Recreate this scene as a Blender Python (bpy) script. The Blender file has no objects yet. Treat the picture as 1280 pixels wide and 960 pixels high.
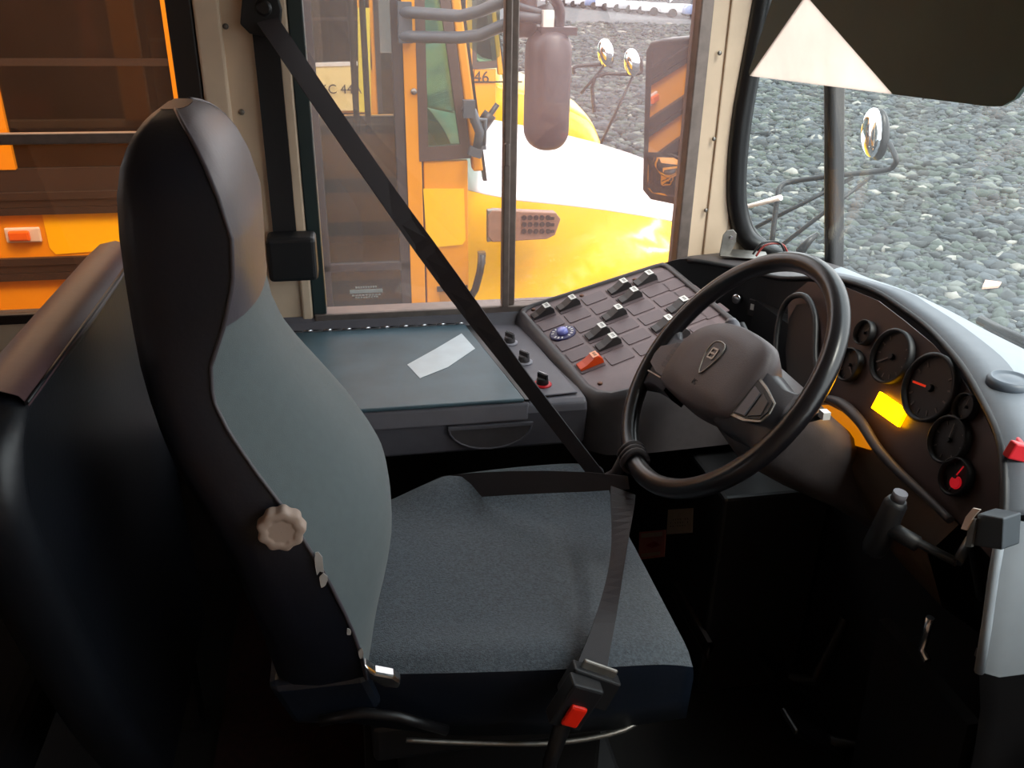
import bpy, bmesh, math, random
import numpy as np
from mathutils import Vector, Matrix, Euler
random.seed(7)
V = Vector
PI = math.pi
SC = bpy.context.scene
COL = SC.collection

# ------------------------------------------------------------------ camera
FPX = 1080.0; H = 1.40
PITCH = math.radians(25); YAW = math.radians(10.8); ROLL = math.radians(1.0)
fwd = V((math.sin(YAW)*math.cos(PITCH), math.cos(YAW)*math.cos(PITCH), -math.sin(PITCH)))
r0 = V((math.cos(YAW), -math.sin(YAW), 0)); u0 = r0.cross(fwd)
RT = r0*math.cos(ROLL) + u0*math.sin(ROLL); UP = u0*math.cos(ROLL) - r0*math.sin(ROLL)
EYE = V((0, 0, H))
cd = bpy.data.cameras.new('camera'); cam = bpy.data.objects.new('camera', cd); COL.objects.link(cam)
cd.sensor_width = 36; cd.lens = 36*FPX/1280; cd.clip_start = .02; cd.clip_end = 500
cam.matrix_world = Matrix((( RT.x, UP.x, -fwd.x, 0), (RT.y, UP.y, -fwd.y, 0), (RT.z, UP.z, -fwd.z, H), (0, 0, 0, 1)))
SC.camera = cam
# survey helper: a sighting line from the eye, met with a plane of the place
def ray(u, v): return fwd + RT*((u-640)/FPX) - UP*((v-480)/FPX)
def at(u, v, X=None, Y=None, Z=None):
    d = ray(u, v)
    t = X/d.x if X is not None else Y/d.y if Y is not None else (Z-H)/d.z
    return EYE + d*t
def hit(u, v, O, n):
    d = ray(u, v); return EYE + d*((O-EYE).dot(n)/d.dot(n))

# ------------------------------------------------------------------ materials
def lin(h):
    h = h.lstrip('#'); r = [int(h[i:i+2], 16)/255 for i in (0, 2, 4)]
    return [c/12.92 if c <= .04045 else ((c+.055)/1.055)**2.4 for c in r]
MATS = {}
def mat(name, hexc, rough=.6, metal=0, noise=0, nscale=30, bump=0, bscale=200, spec=.5, emit=0, hex2=None, stretch=None, bdist=.002, sheen=0, coat=0):
    if name in MATS: return MATS[name]
    m = bpy.data.materials.new(name); m.use_nodes = True; nt = m.node_tree; p = nt.nodes['Principled BSDF']
    c = lin(hexc); p.inputs['Base Color'].default_value = (*c, 1); p.inputs['Roughness'].default_value = rough
    p.inputs['Metallic'].default_value = metal; p.inputs['Specular IOR Level'].default_value = spec
    if coat: p.inputs['Coat Weight'].default_value = coat; p.inputs['Coat Roughness'].default_value = .15
    if sheen: p.inputs['Sheen Weight'].default_value = sheen
    tc = nt.nodes.new('ShaderNodeTexCoord'); mp = nt.nodes.new('ShaderNodeMapping')
    nt.links.new(tc.outputs['Object'], mp.inputs['Vector'])
    if stretch: mp.inputs['Scale'].default_value = stretch
    n = nt.nodes.new('ShaderNodeTexNoise'); n.inputs['Scale'].default_value = nscale; n.inputs['Detail'].default_value = 6
    nt.links.new(mp.outputs['Vector'], n.inputs['Vector'])
    if noise or hex2:
        r = nt.nodes.new('ShaderNodeValToRGB')
        c2 = lin(hex2) if hex2 else [x*(1-noise) for x in c]
        r.color_ramp.elements[0].position = .35; r.color_ramp.elements[1].position = .65
        r.color_ramp.elements[0].color = (*c2, 1); r.color_ramp.elements[1].color = (*c, 1)
        nt.links.new(n.outputs['Fac'], r.inputs['Fac']); nt.links.new(r.outputs['Color'], p.inputs['Base Color'])
    if bump:
        n2 = nt.nodes.new('ShaderNodeTexNoise'); n2.inputs['Scale'].default_value = bscale; n2.inputs['Detail'].default_value = 3
        nt.links.new(mp.outputs['Vector'], n2.inputs['Vector'])
        b = nt.nodes.new('ShaderNodeBump'); b.inputs['Strength'].default_value = bump; b.inputs['Distance'].default_value = bdist
        nt.links.new(n2.outputs['Fac'], b.inputs['Height']); nt.links.new(b.outputs['Normal'], p.inputs['Normal'])
    if emit:
        p.inputs['Emission Color'].default_value = (*c, 1); p.inputs['Emission Strength'].default_value = emit
    MATS[name] = m; return m
def glass(name, tint, film=0, filmcol=(1, 1, 1), refl=1.0):
    m = bpy.data.materials.new(name); m.use_nodes = True; nt = m.node_tree; nt.nodes.clear()
    out = nt.nodes.new('ShaderNodeOutputMaterial'); tr = nt.nodes.new('ShaderNodeBsdfTransparent'); tr.inputs['Color'].default_value = (*tint, 1)
    gl = nt.nodes.new('ShaderNodeBsdfGlossy'); gl.inputs['Roughness'].default_value = .02
    lw = nt.nodes.new('ShaderNodeLayerWeight'); lw.inputs['Blend'].default_value = .5
    pw = nt.nodes.new('ShaderNodeMath'); pw.operation = 'POWER'; pw.inputs[1].default_value = 5; nt.links.new(lw.outputs['Facing'], pw.inputs[0])
    ma = nt.nodes.new('ShaderNodeMath'); ma.operation = 'MULTIPLY_ADD'; ma.inputs[1].default_value = .9*refl; ma.inputs[2].default_value = .045*refl; nt.links.new(pw.outputs[0], ma.inputs[0])
    mx = nt.nodes.new('ShaderNodeMixShader'); nt.links.new(ma.outputs[0], mx.inputs['Fac'])
    src = tr
    if film:                                # dust film on the pane, also painting glare haze into the driver window
        tl = nt.nodes.new('ShaderNodeBsdfTranslucent'); tl.inputs['Color'].default_value = (*filmcol, 1)
        tc = nt.nodes.new('ShaderNodeTexCoord'); nz = nt.nodes.new('ShaderNodeTexNoise'); nz.inputs['Scale'].default_value = 4; nz.inputs['Detail'].default_value = 8
        nt.links.new(tc.outputs['Object'], nz.inputs['Vector'])
        mr = nt.nodes.new('ShaderNodeMapRange'); mr.inputs['From Min'].default_value = .3; mr.inputs['From Max'].default_value = .7
        mr.inputs['To Min'].default_value = film*.75; mr.inputs['To Max'].default_value = film*1.25
        nt.links.new(nz.outputs['Fac'], mr.inputs['Value'])
        m2 = nt.nodes.new('ShaderNodeMixShader'); nt.links.new(mr.outputs['Result'], m2.inputs['Fac'])
        nt.links.new(tr.outputs[0], m2.inputs[1]); nt.links.new(tl.outputs[0], m2.inputs[2]); src = m2
    nt.links.new(src.outputs[0], mx.inputs[1]); nt.links.new(gl.outputs[0], mx.inputs[2])
    nt.links.new(mx.outputs[0], out.inputs['Surface']); MATS[name] = m; return m

CREAM = mat('cream_paint', '#ecd2b6', .5, noise=.12, nscale=9, bump=.05)
CREAMD = mat('cream_paint_trim', '#c4a88e', .5, noise=.12, nscale=9)
CEIL = mat('ceiling_paint', '#cfc8ba', .6)
ALU = mat('window_frame_metal', '#8d7f78', .42, .6, noise=.2, nscale=40)
DFRAME = mat('dark_window_frame', '#2a2320', .5)
RUBBER = mat('black_rubber', '#131214', .38, bump=.05)
FLOOR = mat('rubber_floor', '#0d0808', .8, noise=.5, nscale=14)
CARPET = mat('maroon_mat', '#2c0c0b', .95, noise=.5, nscale=60)
BLACKP = mat('black_plastic', '#17171a', .5, bump=.08, bscale=400)
DARKP = mat('dark_grey_plastic', '#4b4648', .48, bump=.1, bscale=500, noise=.1, nscale=60)
GREYP = mat('grey_plastic', '#625f66', .5, bump=.1, bscale=450, noise=.08, nscale=40)
DASHG = mat('dash_grey', '#646a72', .55, bump=.08, bscale=600, noise=.1, nscale=20)
DASHL = mat('dash_light_grey', '#8f979f', .5, noise=.08, nscale=20)
LIDM = mat('lid_laminate', '#4b636d', .42, noise=.22, nscale=12, bump=.04, bscale=700)
TAPE = mat('silver_tape', '#c5d2d8', .38, noise=.1, nscale=30, metal=.25)
PANELM = mat('switch_panel_plastic', '#776668', .5, bump=.12, bscale=700, noise=.08, nscale=50)
ROCK = mat('rocker_plastic', '#2b2728', .42)
BLANK = mat('blank_plastic', '#655659', .5)
WHITEP = mat('white_mark', '#e8e4df', .5)
ORANGE = mat('orange_rocker', '#e2490f', .4)
PURPLE = mat('purple_knob', '#5b56b0', .35)
CHROME = mat('chrome', '#c4c4c6', .18, 1)
STEEL = mat('brushed_steel', '#9a9690', .38, .85, noise=.25, nscale=60)
REDP = mat('red_plastic', '#d3202c', .35)
REDB = mat('red_button', '#ff2a12', .3)
WHEELM = mat('wheel_rubber', '#171518', .28, bump=.06, bscale=500)
HUBM = mat('hub_plastic', '#544b4d', .5, bump=.16, bscale=500)
HUBS = mat('hub_spoke_plastic', '#37353a', .42, bump=.1, bscale=500)
VINYL = mat('navy_vinyl', '#10131f', .46, bump=.25, bscale=160, noise=.25, nscale=12, bdist=.001)
VINYLB = mat('blue_vinyl', '#101825', .4, bump=.3, bscale=140, noise=.3, nscale=10, bdist=.001)
VINYLG = mat('grey_purple_vinyl', '#4f494f', .42, bump=.2, bscale=160, noise=.15, nscale=10, bdist=.001)
BARV = mat('barrier_vinyl', '#12151c', .42, bump=.2, bscale=120, noise=.3, nscale=9, bdist=.001)
BARV2 = mat('barrier_top_lit_vinyl', '#5f494e', .45, bump=.2, bscale=120, noise=.2, nscale=9, bdist=.001)
CLOTH = mat('grey_green_cloth', '#586264', .85, noise=.07, nscale=70, bump=.25, bscale=900, sheen=.25)
FOAM = mat('torn_foam', '#b9b3ae', .9, noise=.2)
BEIGE = mat('beige_knob', '#b09a8c', .55, noise=.08)
BELT = mat('belt_webbing', '#1b181a', .6, bump=.3, bscale=900)
BELTB = mat('brown_black_belt', '#241c1f', .55, bump=.3, bscale=900)
AMBER = mat('amber_screen', '#ffae00', .3, emit=8.0)
DIAL = mat('gauge_face', '#1d1717', .35)
TICK = mat('gauge_tick', '#5f5652', .5)
NEEDLE = mat('orange_needle', '#ff3a14', .4, emit=.25)
REDLIT = mat('red_tell_tale', '#a3131c', .4, emit=.5)
PAPER = mat('label_paper', '#f2e2d6', .7, noise=.06)
PINKL = mat('pink_label', '#f2a5a0', .7)
INK = mat('ink', '#3a3030', .7)
VISOR = mat('visor_plastic', '#4c6258', .55, noise=.15, nscale=8)
YEL = mat('bus_yellow', '#e8980a', .38, noise=.06, nscale=2, coat=.3)
YEL2 = mat('bus_yellow_bright', '#ffc800', .3, coat=.4)
WHOOD = mat('white_hood', '#d6ccd0', .3, coat=.5)
BLACKR = mat('black_rail', '#241b1a', .45)
BUSDARK = mat('bus_interior_dark', '#2a2426', .8)
BUSSEAT = mat('bus_seat_brown', '#2b1d1c', .6, noise=.3)
GREYM = mat('grey_bracket', '#454e56', .5)
MIRB = mat('mirror_back_plastic', '#43363a', .42, noise=.12, nscale=9)
MIRROR = mat('mirror_glass', '#e2e2e2', .02, 1)
EGG = mat('chrome_egg_mirror', '#dfe4ea', .06, 1)
AMBL = mat('amber_lens', '#e0641b', .25, coat=.5)
STONE_TXT = None
CARW = mat('car_white', '#e6e6ea', .3, coat=.5)
CARB = mat('car_blue', '#6b7fa8', .3, coat=.5)
CARS = mat('car_silver', '#b3b7bd', .3, coat=.5)
CARG = mat('car_glass', '#1c2228', .1)
TYRE = mat('tyre', '#151515', .8)
TRIANG = glass('bright_triangle', (.9, .85, .8), film=.56, filmcol=(1.0, .84, .76), refl=.3)
G_WIND = glass('windshield_glass', (.92, .95, .94), film=.022, refl=.5)
G_DRV = glass('driver_window_glass', (.95, .93, .92), film=.045, filmcol=(1, .86, .82))
G_DRV2 = glass('driver_window_glass_hazed', (.92, .9, .88), film=.07, filmcol=(1, .72, .72))  # pinkish film on both driver panes paints lens glare as haze
G_PAS = glass('tinted_glass', (.95, .78, .62), film=.012, filmcol=(1, .6, .45))
G_NB = glass('smoked_glass', (.78, .78, .76), film=.02)
G_NBG = glass('greenish_glass', (.55, .72, .64), film=.10, filmcol=(.75, 1, .88))
G_NBD = glass('dark_tinted_glass', (.10, .07, .06), film=.035, filmcol=(.8, .36, .28))

# ------------------------------------------------------------------ mesh builder
class B:
    def __init__(s): s.v = []; s.f = []; s.m = []; s.mats = []; s.sm = []
    def mi(s, m):
        if m not in s.mats: s.mats.append(m)
        return s.mats.index(m)
    def add(s, vs, fs, m, smooth=False):
        o = len(s.v); s.v += [tuple(q) for q in vs]; k = s.mi(m)
        for f in fs: s.f.append([i+o for i in f]); s.m.append(k); s.sm.append(smooth)
        return s
    def box(s, c, size, m, M=None):
        x, y, z = [q/2 for q in size]; c = V(c)
        vs = [V((a*x, b*y, d*z)) for a in (-1, 1) for b in (-1, 1) for d in (-1, 1)]
        vs = [(M @ q if M else q) + c for q in vs]
        return s.add(vs, [(0, 1, 3, 2), (4, 6, 7, 5), (0, 4, 5, 1), (2, 3, 7, 6), (0, 2, 6, 4), (1, 5, 7, 3)], m)
    def box2(s, a, b, m):
        return s.box([(a[i]+b[i])/2 for i in range(3)], [abs(a[i]-b[i]) for i in range(3)], m)
    def prism(s, pts, vec, m, smooth=False):
        n = len(pts); pts = [V(p) for p in pts]; vec = V(vec)
        vs = pts + [p+vec for p in pts]
        s.add(vs, [list(range(n))[::-1], list(range(n, 2*n))], m)
        o = len(s.v)-2*n; k = s.mi(m)
        for i in range(n):
            j = (i+1) % n; s.f.append([o+i, o+j, o+n+j, o+n+i]); s.m.append(k); s.sm.append(smooth)
        return s
    def tube(s, pts, r, m, seg=10, closed=False, caps=True):
        pts = [V(p) for p in pts]; n = len(pts); rs = r if isinstance(r, (list, tuple)) else [r]*n
        tang = []
        for i in range(n):
            a = pts[(i-1) % n] if (closed or i > 0) else pts[i]; b = pts[(i+1) % n] if (closed or i < n-1) else pts[i]
            tang.append((b-a).normalized())
        t = tang[0]; nr = t.orthogonal().normalized(); vs = []
        for i in range(n):
            t = tang[i]; nr = (nr - t*nr.dot(t)).normalized(); bn = t.cross(nr)
            for k in range(seg):
                a = 2*PI*k/seg; vs.append(pts[i] + (nr*math.cos(a) + bn*math.sin(a))*rs[i])
        fs = []
        for i in range(n if closed else n-1):
            j = (i+1) % n
            for k in range(seg):
                l = (k+1) % seg; fs.append((i*seg+k, i*seg+l, j*seg+l, j*seg+k))
        if closed and False: pass
        s.add(vs, fs, m, True)
        if caps and not closed:
            o = len(s.v)-len(vs); km = s.mi(m)
            s.f.append([o+k for k in range(seg)][::-1]); s.m.append(km); s.sm.append(False)
            s.f.append([o+(n-1)*seg+k for k in range(seg)]); s.m.append(km); s.sm.append(False)
        return s
    def lathe(s, prof, O, axis, m, seg=24, cap=True, smooth=True):
        ax = V(axis).normalized(); e = ax.orthogonal().normalized(); f = ax.cross(e); O = V(O); vs = []
        for (r, h) in prof:
            for k in range(seg):
                a = 2*PI*k/seg; vs.append(O + ax*h + (e*math.cos(a)+f*math.sin(a))*r)
        fs = []
        for i in range(len(prof)-1):
            for k in range(seg):
                l = (k+1) % seg; fs.append((i*seg+k, i*seg+l, (i+1)*seg+l, (i+1)*seg+k))
        s.add(vs, fs, m, smooth)
        if cap:
            o = len(s.v)-len(vs); km = s.mi(m)
            s.f.append([o+k for k in range(seg)][::-1]); s.m.append(km); s.sm.append(False)
            s.f.append([o+(len(prof)-1)*seg+k for k in range(seg)]); s.m.append(km); s.sm.append(False)
        return s
    def grid(s, rows, m, closed_u=False, smooth=True):
        n = len(rows); k = len(rows[0]); vs = [q for r in rows for q in r]; fs = []
        for i in range(n-1):
            for j in range(k if closed_u else k-1):
                l = (j+1) % k; fs.append((i*k+j, i*k+l, (i+1)*k+l, (i+1)*k+j))
        return s.add(vs, fs, m, smooth)
    def ribbon(s, pts, wd, w, th, m):
        """flat strap along pts; wd = width direction per point, w width (number or list)"""
        pts = [V(p) for p in pts]; n = len(pts); ws = w if isinstance(w, (list, tuple)) else [w]*n; rows = []
        for i in range(n):
            t = (pts[min(i+1, n-1)]-pts[max(i-1, 0)]).normalized(); d = V(wd[i]); d = (d - t*d.dot(t)).normalized(); nn = t.cross(d)
            a, b = d*ws[i]/2, nn*th/2
            rows.append([pts[i]-a-b, pts[i]+a-b, pts[i]+a+b, pts[i]-a+b])
        s.grid(rows, m, closed_u=True, smooth=False)
        s.add(rows[0], [(3, 2, 1, 0)], m); s.add(rows[-1], [(0, 1, 2, 3)], m); return s
    def sphere(s, c, rad, m, M=None, nu=16, nv=10):
        c = V(c); rad = V(rad) if hasattr(rad, '__len__') else V((rad,)*3); rows = []
        for i in range(nv+1):
            a = -PI/2 + PI*i/nv; r = []
            for k in range(nu):
                b = 2*PI*k/nu; q = V((rad.x*math.cos(a)*math.cos(b), rad.y*math.cos(a)*math.sin(b), rad.z*math.sin(a)))
                r.append((M @ q if M else q)+c)
            rows.append(r)
        return s.grid(rows, m, closed_u=True)
    def xf(s, M): s.v = [tuple(M @ V(q)) for q in s.v]; return s
    def obj(s, name, parent=None, bevel=0, sub=0, smooth=None, solid=0, seg=2, weld=True):
        me = bpy.data.meshes.new(name); me.from_pydata(s.v, [], s.f)
        for q in s.mats: me.materials.append(q)
        me.polygons.foreach_set('material_index', s.m); me.polygons.foreach_set('use_smooth', [bool(smooth) if smooth is not None else q for q in s.sm])
        bm = bmesh.new(); bm.from_mesh(me)
        if weld: bmesh.ops.remove_doubles(bm, verts=bm.verts, dist=1e-5)
        bmesh.ops.recalc_face_normals(bm, faces=bm.faces); bm.to_mesh(me); bm.free(); me.update()
        o = bpy.data.objects.new(name, me); COL.objects.link(o)
        if parent is not None:
            o.parent = parent
            if parent.parent is None: o.matrix_parent_inverse = Matrix.Translation(parent.location).inverted()
        if solid:
            md = o.modifiers.new('solid', 'SOLIDIFY'); md.thickness = solid; md.offset = 0
        if bevel:
            md = o.modifiers.new('bevel', 'BEVEL'); md.width = bevel; md.segments = seg; md.limit_method = 'ANGLE'; md.angle_limit = math.radians(35)
            md.harden_normals = False
        if sub:
            md = o.modifiers.new('sub', 'SUBSURF'); md.levels = sub; md.render_levels = sub
        return o
def text(name, body, size, O, xd, yd, m, parent=None, depth=.0006, align='CENTER'):
    cu = bpy.data.curves.new(name, 'FONT'); cu.body = body; cu.size = size; cu.extrude = depth; cu.align_x = align; cu.align_y = 'CENTER'
    t = bpy.data.objects.new(name, cu); COL.objects.link(t)
    me = bpy.data.meshes.new_from_object(t); bpy.data.objects.remove(t)
    xd = V(xd).normalized(); yd = V(yd).normalized(); zd = xd.cross(yd)
    M = Matrix(((xd.x, yd.x, zd.x, O[0]), (xd.y, yd.y, zd.y, O[1]), (xd.z, yd.z, zd.z, O[2]), (0, 0, 0, 1)))
    b = B(); b.add([M @ q.co for q in me.vertices], [list(p.vertices) for p in me.polygons], m)
    if parent == 'mesh': return b
    return b.obj(name, parent)
def thing(name, label, cat, loc=(0, 0, 0), group=None):
    o = bpy.data.objects.new(name, None); COL.objects.link(o); o.location = loc; o.empty_display_size = .05
    o['label'] = label; o['category'] = cat
    if group: o['group'] = group
    return o
def tag(o, label, cat, group=None):
    o['label'] = label; o['category'] = cat
    if group: o['group'] = group
    return o
def struct(o): o['kind'] = 'structure'; return o
def lab(o, l): o['label'] = l; return o
def frame(O, x, y):
    x = V(x).normalized(); z = x.cross(V(y)).normalized(); y = z.cross(x)
    return Matrix(((x.x, y.x, z.x, O[0]), (x.y, y.y, z.y, O[1]), (x.z, y.z, z.z, O[2]), (0, 0, 0, 1)))
def catmull(pts, n=6, closed=False):
    P = [V(p) for p in pts]; N = len(P); out = []
    for i in range(N if closed else N-1):
        g = (lambda k: P[k % N]) if closed else (lambda k: P[min(max(k, 0), N-1)])
        a, b, c, d = g(i-1), g(i), g(i+1), g(i+2)
        for k in range(n):
            t = k/n; out.append(.5*((2*b)+(c-a)*t+(2*a-5*b+4*c-d)*t*t+(3*b-a-3*c+d)*t**3))
    if not closed: out.append(P[-1])
    return out
def ramp(tab, z):
    tab = sorted(tab)
    if z <= tab[0][0]: return tab[0][1:]
    for a, b in zip(tab, tab[1:]):
        if z <= b[0]:
            t = (z-a[0])/(b[0]-a[0]); return [p+(q-p)*t for p, q in zip(a[1:], b[1:])]
    return tab[-1][1:]
def dup(root, loc):
    r = root.copy(); COL.objects.link(r); r.location = loc
    for ch in list(root.children):
        c = ch.copy(); COL.objects.link(c); c.parent = r
        for g in list(ch.children):
            d = g.copy(); COL.objects.link(d); d.parent = c
    return r
def rrect(w, h, r, n=5):
    out = []
    for cx, cy, a0 in ((w/2-r, h/2-r, 0), (-w/2+r, h/2-r, PI/2), (-w/2+r, -h/2+r, PI), (w/2-r, -h/2+r, 3*PI/2)):
        for k in range(n+1):
            a = a0 + PI/2*k/n; out.append((cx+r*math.cos(a), cy+r*math.sin(a)))
    return out

# ------------------------------------------------------------------ light and world
w = bpy.data.worlds.new('overcast_sky'); SC.world = w; w.use_nodes = True; nt = w.node_tree
bg = nt.nodes['Background']
tc = nt.nodes.new('ShaderNodeTexCoord'); sx = nt.nodes.new('ShaderNodeSeparateXYZ'); cr = nt.nodes.new('ShaderNodeValToRGB')
nt.links.new(tc.outputs['Generated'], sx.inputs['Vector']); nt.links.new(sx.outputs['Z'], cr.inputs['Fac'])
cr.color_ramp.elements[0].position = 0; cr.color_ramp.elements[0].color = (.95, .93, .95, 1)
cr.color_ramp.elements[1].position = .8; cr.color_ramp.elements[1].color = (.86, .93, 1, 1)
nt.links.new(cr.outputs['Color'], bg.inputs['Color']); bg.inputs['Strength'].default_value = 2.6
sd = bpy.data.lights.new('hazy_sun', 'SUN'); so = bpy.data.objects.new('hazy_sun', sd); COL.objects.link(so)
sd.energy = 2.4; sd.angle = math.radians(16); sd.color = (1, .93, .85)
so.rotation_euler = V((-.30, .42, -.85)).to_track_quat('-Z', 'Y').to_euler()   # low behind thin cloud, ahead of the bus
SC.view_settings.view_transform = 'Standard'; SC.view_settings.look = 'None'; SC.view_settings.gamma = 1
SC.view_settings.exposure = .6
SC.view_settings.use_curve_mapping = False
SC.cycles.max_bounces = 10; SC.cycles.diffuse_bounces = 6; SC.cycles.transparent_max_bounces = 24; SC.cycles.caustics_reflective = False; SC.cycles.caustics_refractive = False

# ------------------------------------------------------------------ our bus: the shell
GZ = -.95
YW = 1.95                               # inner face of the left wall
b = B(); b.box2((-4, -.35, -.06), (1.2, 1.97, 0), FLOOR); struct(b.obj('floor'))
b = B(); b.box2((-.33, .98, 0), (.12, 1.94, .012), CARPET); b.obj('floor_mat')
tag(bpy.data.objects['floor_mat'], 'dark maroon mat on the floor beneath the driver seat', 'mat')
b = B(); b.box2((-4, -.4, 1.98), (1.02, 2.03, 2.03), CEIL); struct(b.obj('ceiling'))
b = B(); b.box2((-4.05, -.4, -.06), (-4, 2.03, 2.03), CREAMD); struct(b.obj('wall_rear'))
# right wall: panel below, a strip of windows behind, the closed entrance door by the front
b = B(); b.box2((-4, -.39, -.06), (1.2, -.35, .86), CREAMD); b.box2((-4, -.39, 1.62), (1.0, -.35, 2.0), CREAMD)
for x0, x1 in ((-4, -3.8), (-3.0, .95)): b.box2((x0, -.39, .86), (x1, -.35, 1.62), CREAMD)
struct(b.obj('wall_right'))
# left wall: sill panel, pillar between the two windows, rear pillars, header, front corner post
YO = 2.02
b = B()
b.box2((-4, YW, -.06), (-.10, YO, .66), CREAM); b.box2((-.10, YW, -.06), (1.0, YO, .665), CREAM)
b.box2((-4, YW, 1.62), (.95, YO, 2.0), CREAM)
b.box2((-.286, YW, .66), (-.10, YO, 1.62), CREAM)
b.box2((-1.15, YW, .66), (-1.02, YO, 1.62), CREAM); b.box2((-2.1, YW, .66), (-1.97, YO, 1.62), CREAM); b.box2((-3.1, YW, .66), (-2.97, YO, 1.62), CREAM)
b.box2((-4, YW, .66), (-.286, YO, .70), CREAM)
b.box2((.80, YW, .60), (.93, YO, 1.75), CREAM); b.prism([(.93, YW, .60), (1.02, YW, .60), (1.02, YW, .79), (.975, YW, .815), (.94, YW, .87), (.93, YW, .90)], (0, .05, 0), CREAM)
struct(b.obj('wall_left', bevel=.004))
b = B(); b.box2((-.9, 1.935, 0), (.92, 1.949, .535), BLACKP); struct(b.obj('baseboard_left'))
# raised cream trim rib and channel on the pillar, with screws
b = B(); b.box2((-.283, YW-.018, .66), (-.233, YW, 1.62), CREAM); b.box2((-.128, YW-.010, .66), (-.103, YW, 1.62), CREAM)
t1 = struct(b.obj('trim_1', bevel=.006))
for i, (u, v) in enumerate(((282, 33), (302, 140))):
    p = at(u, v, Y=YW); B().lathe([(.006, 0), (.006, .002), (.002, .004)], p, (0, -1, 0), STEEL, 12).obj('screw', t1)
p0 = [at(u, v, Y=YW) for u, v in ((898, 66), (891, 173), (881, 262))]
b = B(); b.box2((.845, YW-.006, .74), (.90, YW, 1.62), CREAM); t2 = struct(b.obj('trim_2', bevel=.003))
for q in p0: B().lathe([(.005, 0), (.005, .002), (.002, .004)], V((q.x, YW-.006, q.z)), (0, -1, 0), STEEL, 12).obj('screw', t2)
# outer skin of our own bus (seen in the door mirror)
b = B()
b.box2((-9, YO, .62), (.86, YO+.012, .665), BLACKR); b.box2((-9, YO, -.35), (.86, YO+.004, .62), YEL)
for z in (.30, .05, -.3): b.box2((-9, YO+.004, z), (.86, YO+.024, z+.075), BLACKR)
for x in (-8.8, -7.85, -6.9, -5.95, -5.0, -4.05, -3.035, -2.035, -1.085): b.box2((x-.06, YO, .70), (x+.06, YO+.006, 1.62), YEL)
b.box2((-9, YO, 1.62), (.95, YO+.006, 2.0), YEL)
for k in range(9): b.box2((-9+.95*k+.06, YO-.002, .70), (-9+.95*k+.89, YO+.001, 1.62), G_NBD) if -9+.95*k+.89 < -4 else None
struct(b.obj('wall_left_exterior'))
# window_2: tinted passenger window with its sliding sash rail
b = B(); b.box2((-1.02, 1.945, .70), (-.286, 1.985, .72), DFRAME); b.box2((-.336, 1.94, .70), (-.286, 1.985, 1.62), DFRAME); b.box2((-1.02, 1.945, .70), (-.98, 1.985, 1.62), DFRAME)
b.box2((-1.02, 1.945, 1.58), (-.286, 1.985, 1.62), DFRAME); w2 = struct(b.obj('window_2', bevel=.004))
b = B(); b.box2((-.98, 1.946, 1.082), (-.336, 1.97, 1.104), ALU); b.obj('sash_rail', w2, bevel=.003)
b = B(); b.box2((-.98, 1.958, .72), (-.336, 1.962, 1.58), G_PAS); b.obj('pane', w2)
# window_1: the driver's two-pane slider
b = B()
b.box2((-.10, 1.935, .665), (.80, 1.99, .690), ALU)
b.box2((-.103, 1.94, .665), (-.072, 1.99, 1.62), mat('teal_black_frame', '#2c3a3a', .4)); b.box2((.772, 1.935, .665), (.802, 1.99, 1.62), ALU); b.box2((-.10, 1.94, 1.59), (.80, 1.99, 1.62), ALU)
w1 = struct(b.obj('window_1', bevel=.003))
b = B(); b.box2((.340, 1.925, .69), (.356, 1.955, 1.59), ALU); b.box2((.356, 1.945, .69), (.374, 1.978, 1.59), ALU); b.obj('meeting_stile', w1, bevel=.003)
q = at(632, 193, Y=1.925); b = B(); b.box(q+V((.002, -.004, 0)), (.012, .014, .05), ALU); b.obj('latch', w1, bevel=.003)
b = B(); b.box2((-.072, 1.938, .69), (.345, 1.942, 1.59), G_DRV); b.obj('pane', w1)
b = B(); b.box2((.365, 1.966, .69), (.772, 1.970, 1.59), G_DRV2); b.obj('pane', w1)
# a small lettered decal low on the rear pane
dc = B(); zz = at(458, 365, Y=1.937)
for k, (dz, wd, hh, mm) in enumerate(((.012, .050, .0035, WHITEP), (.002, .075, .0085, WHITEP), (-.0075, .068, .003, WHITEP), (-.013, .054, .003, WHITEP))):
    n = 9
    for j in range(n):
        if hh > .006 and j: break
        x = -wd/2 + wd*(j+.5)/n if hh < .006 else 0
        dc.box(zz+V((x, -.0005, dz)), (wd/n*.72 if hh < .006 else wd, .0006, hh), mm)
lab(dc.obj('lettered_decal', w1), 'small white lettered decal')

# window_3: raked windshield in its rubber gasket, with the pillar between its panes
L0, L1 = V((.93, 1.955, .80)), V((.915, 1.955, 1.85))
P1, P1t = V((1.112, 1.812, .78)), V((.930, 1.845, 1.85))
P2, P2t = V((1.075, 1.30, .80)), V((.93, 1.30, 1.85))
P3, P3t = V((1.075, .30, .80)), V((.93, .30, 1.85))
P4, P4t = V((.95, -.38, .80)), V((.91, -.38, 1.85))
b = B()
b.add([L0, P1, P1t, L1], [(0, 1, 2, 3)], G_WIND); g1 = b
b2 = B(); b2.add([P1, P2, P2t, P1t], [(0, 1, 2, 3)], G_WIND); b2.add([P2, P3, P3t, P2t], [(0, 1, 2, 3)], G_WIND); b2.add([P3, P4, P4t, P3t], [(0, 1, 2, 3)], G_WIND)
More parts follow.
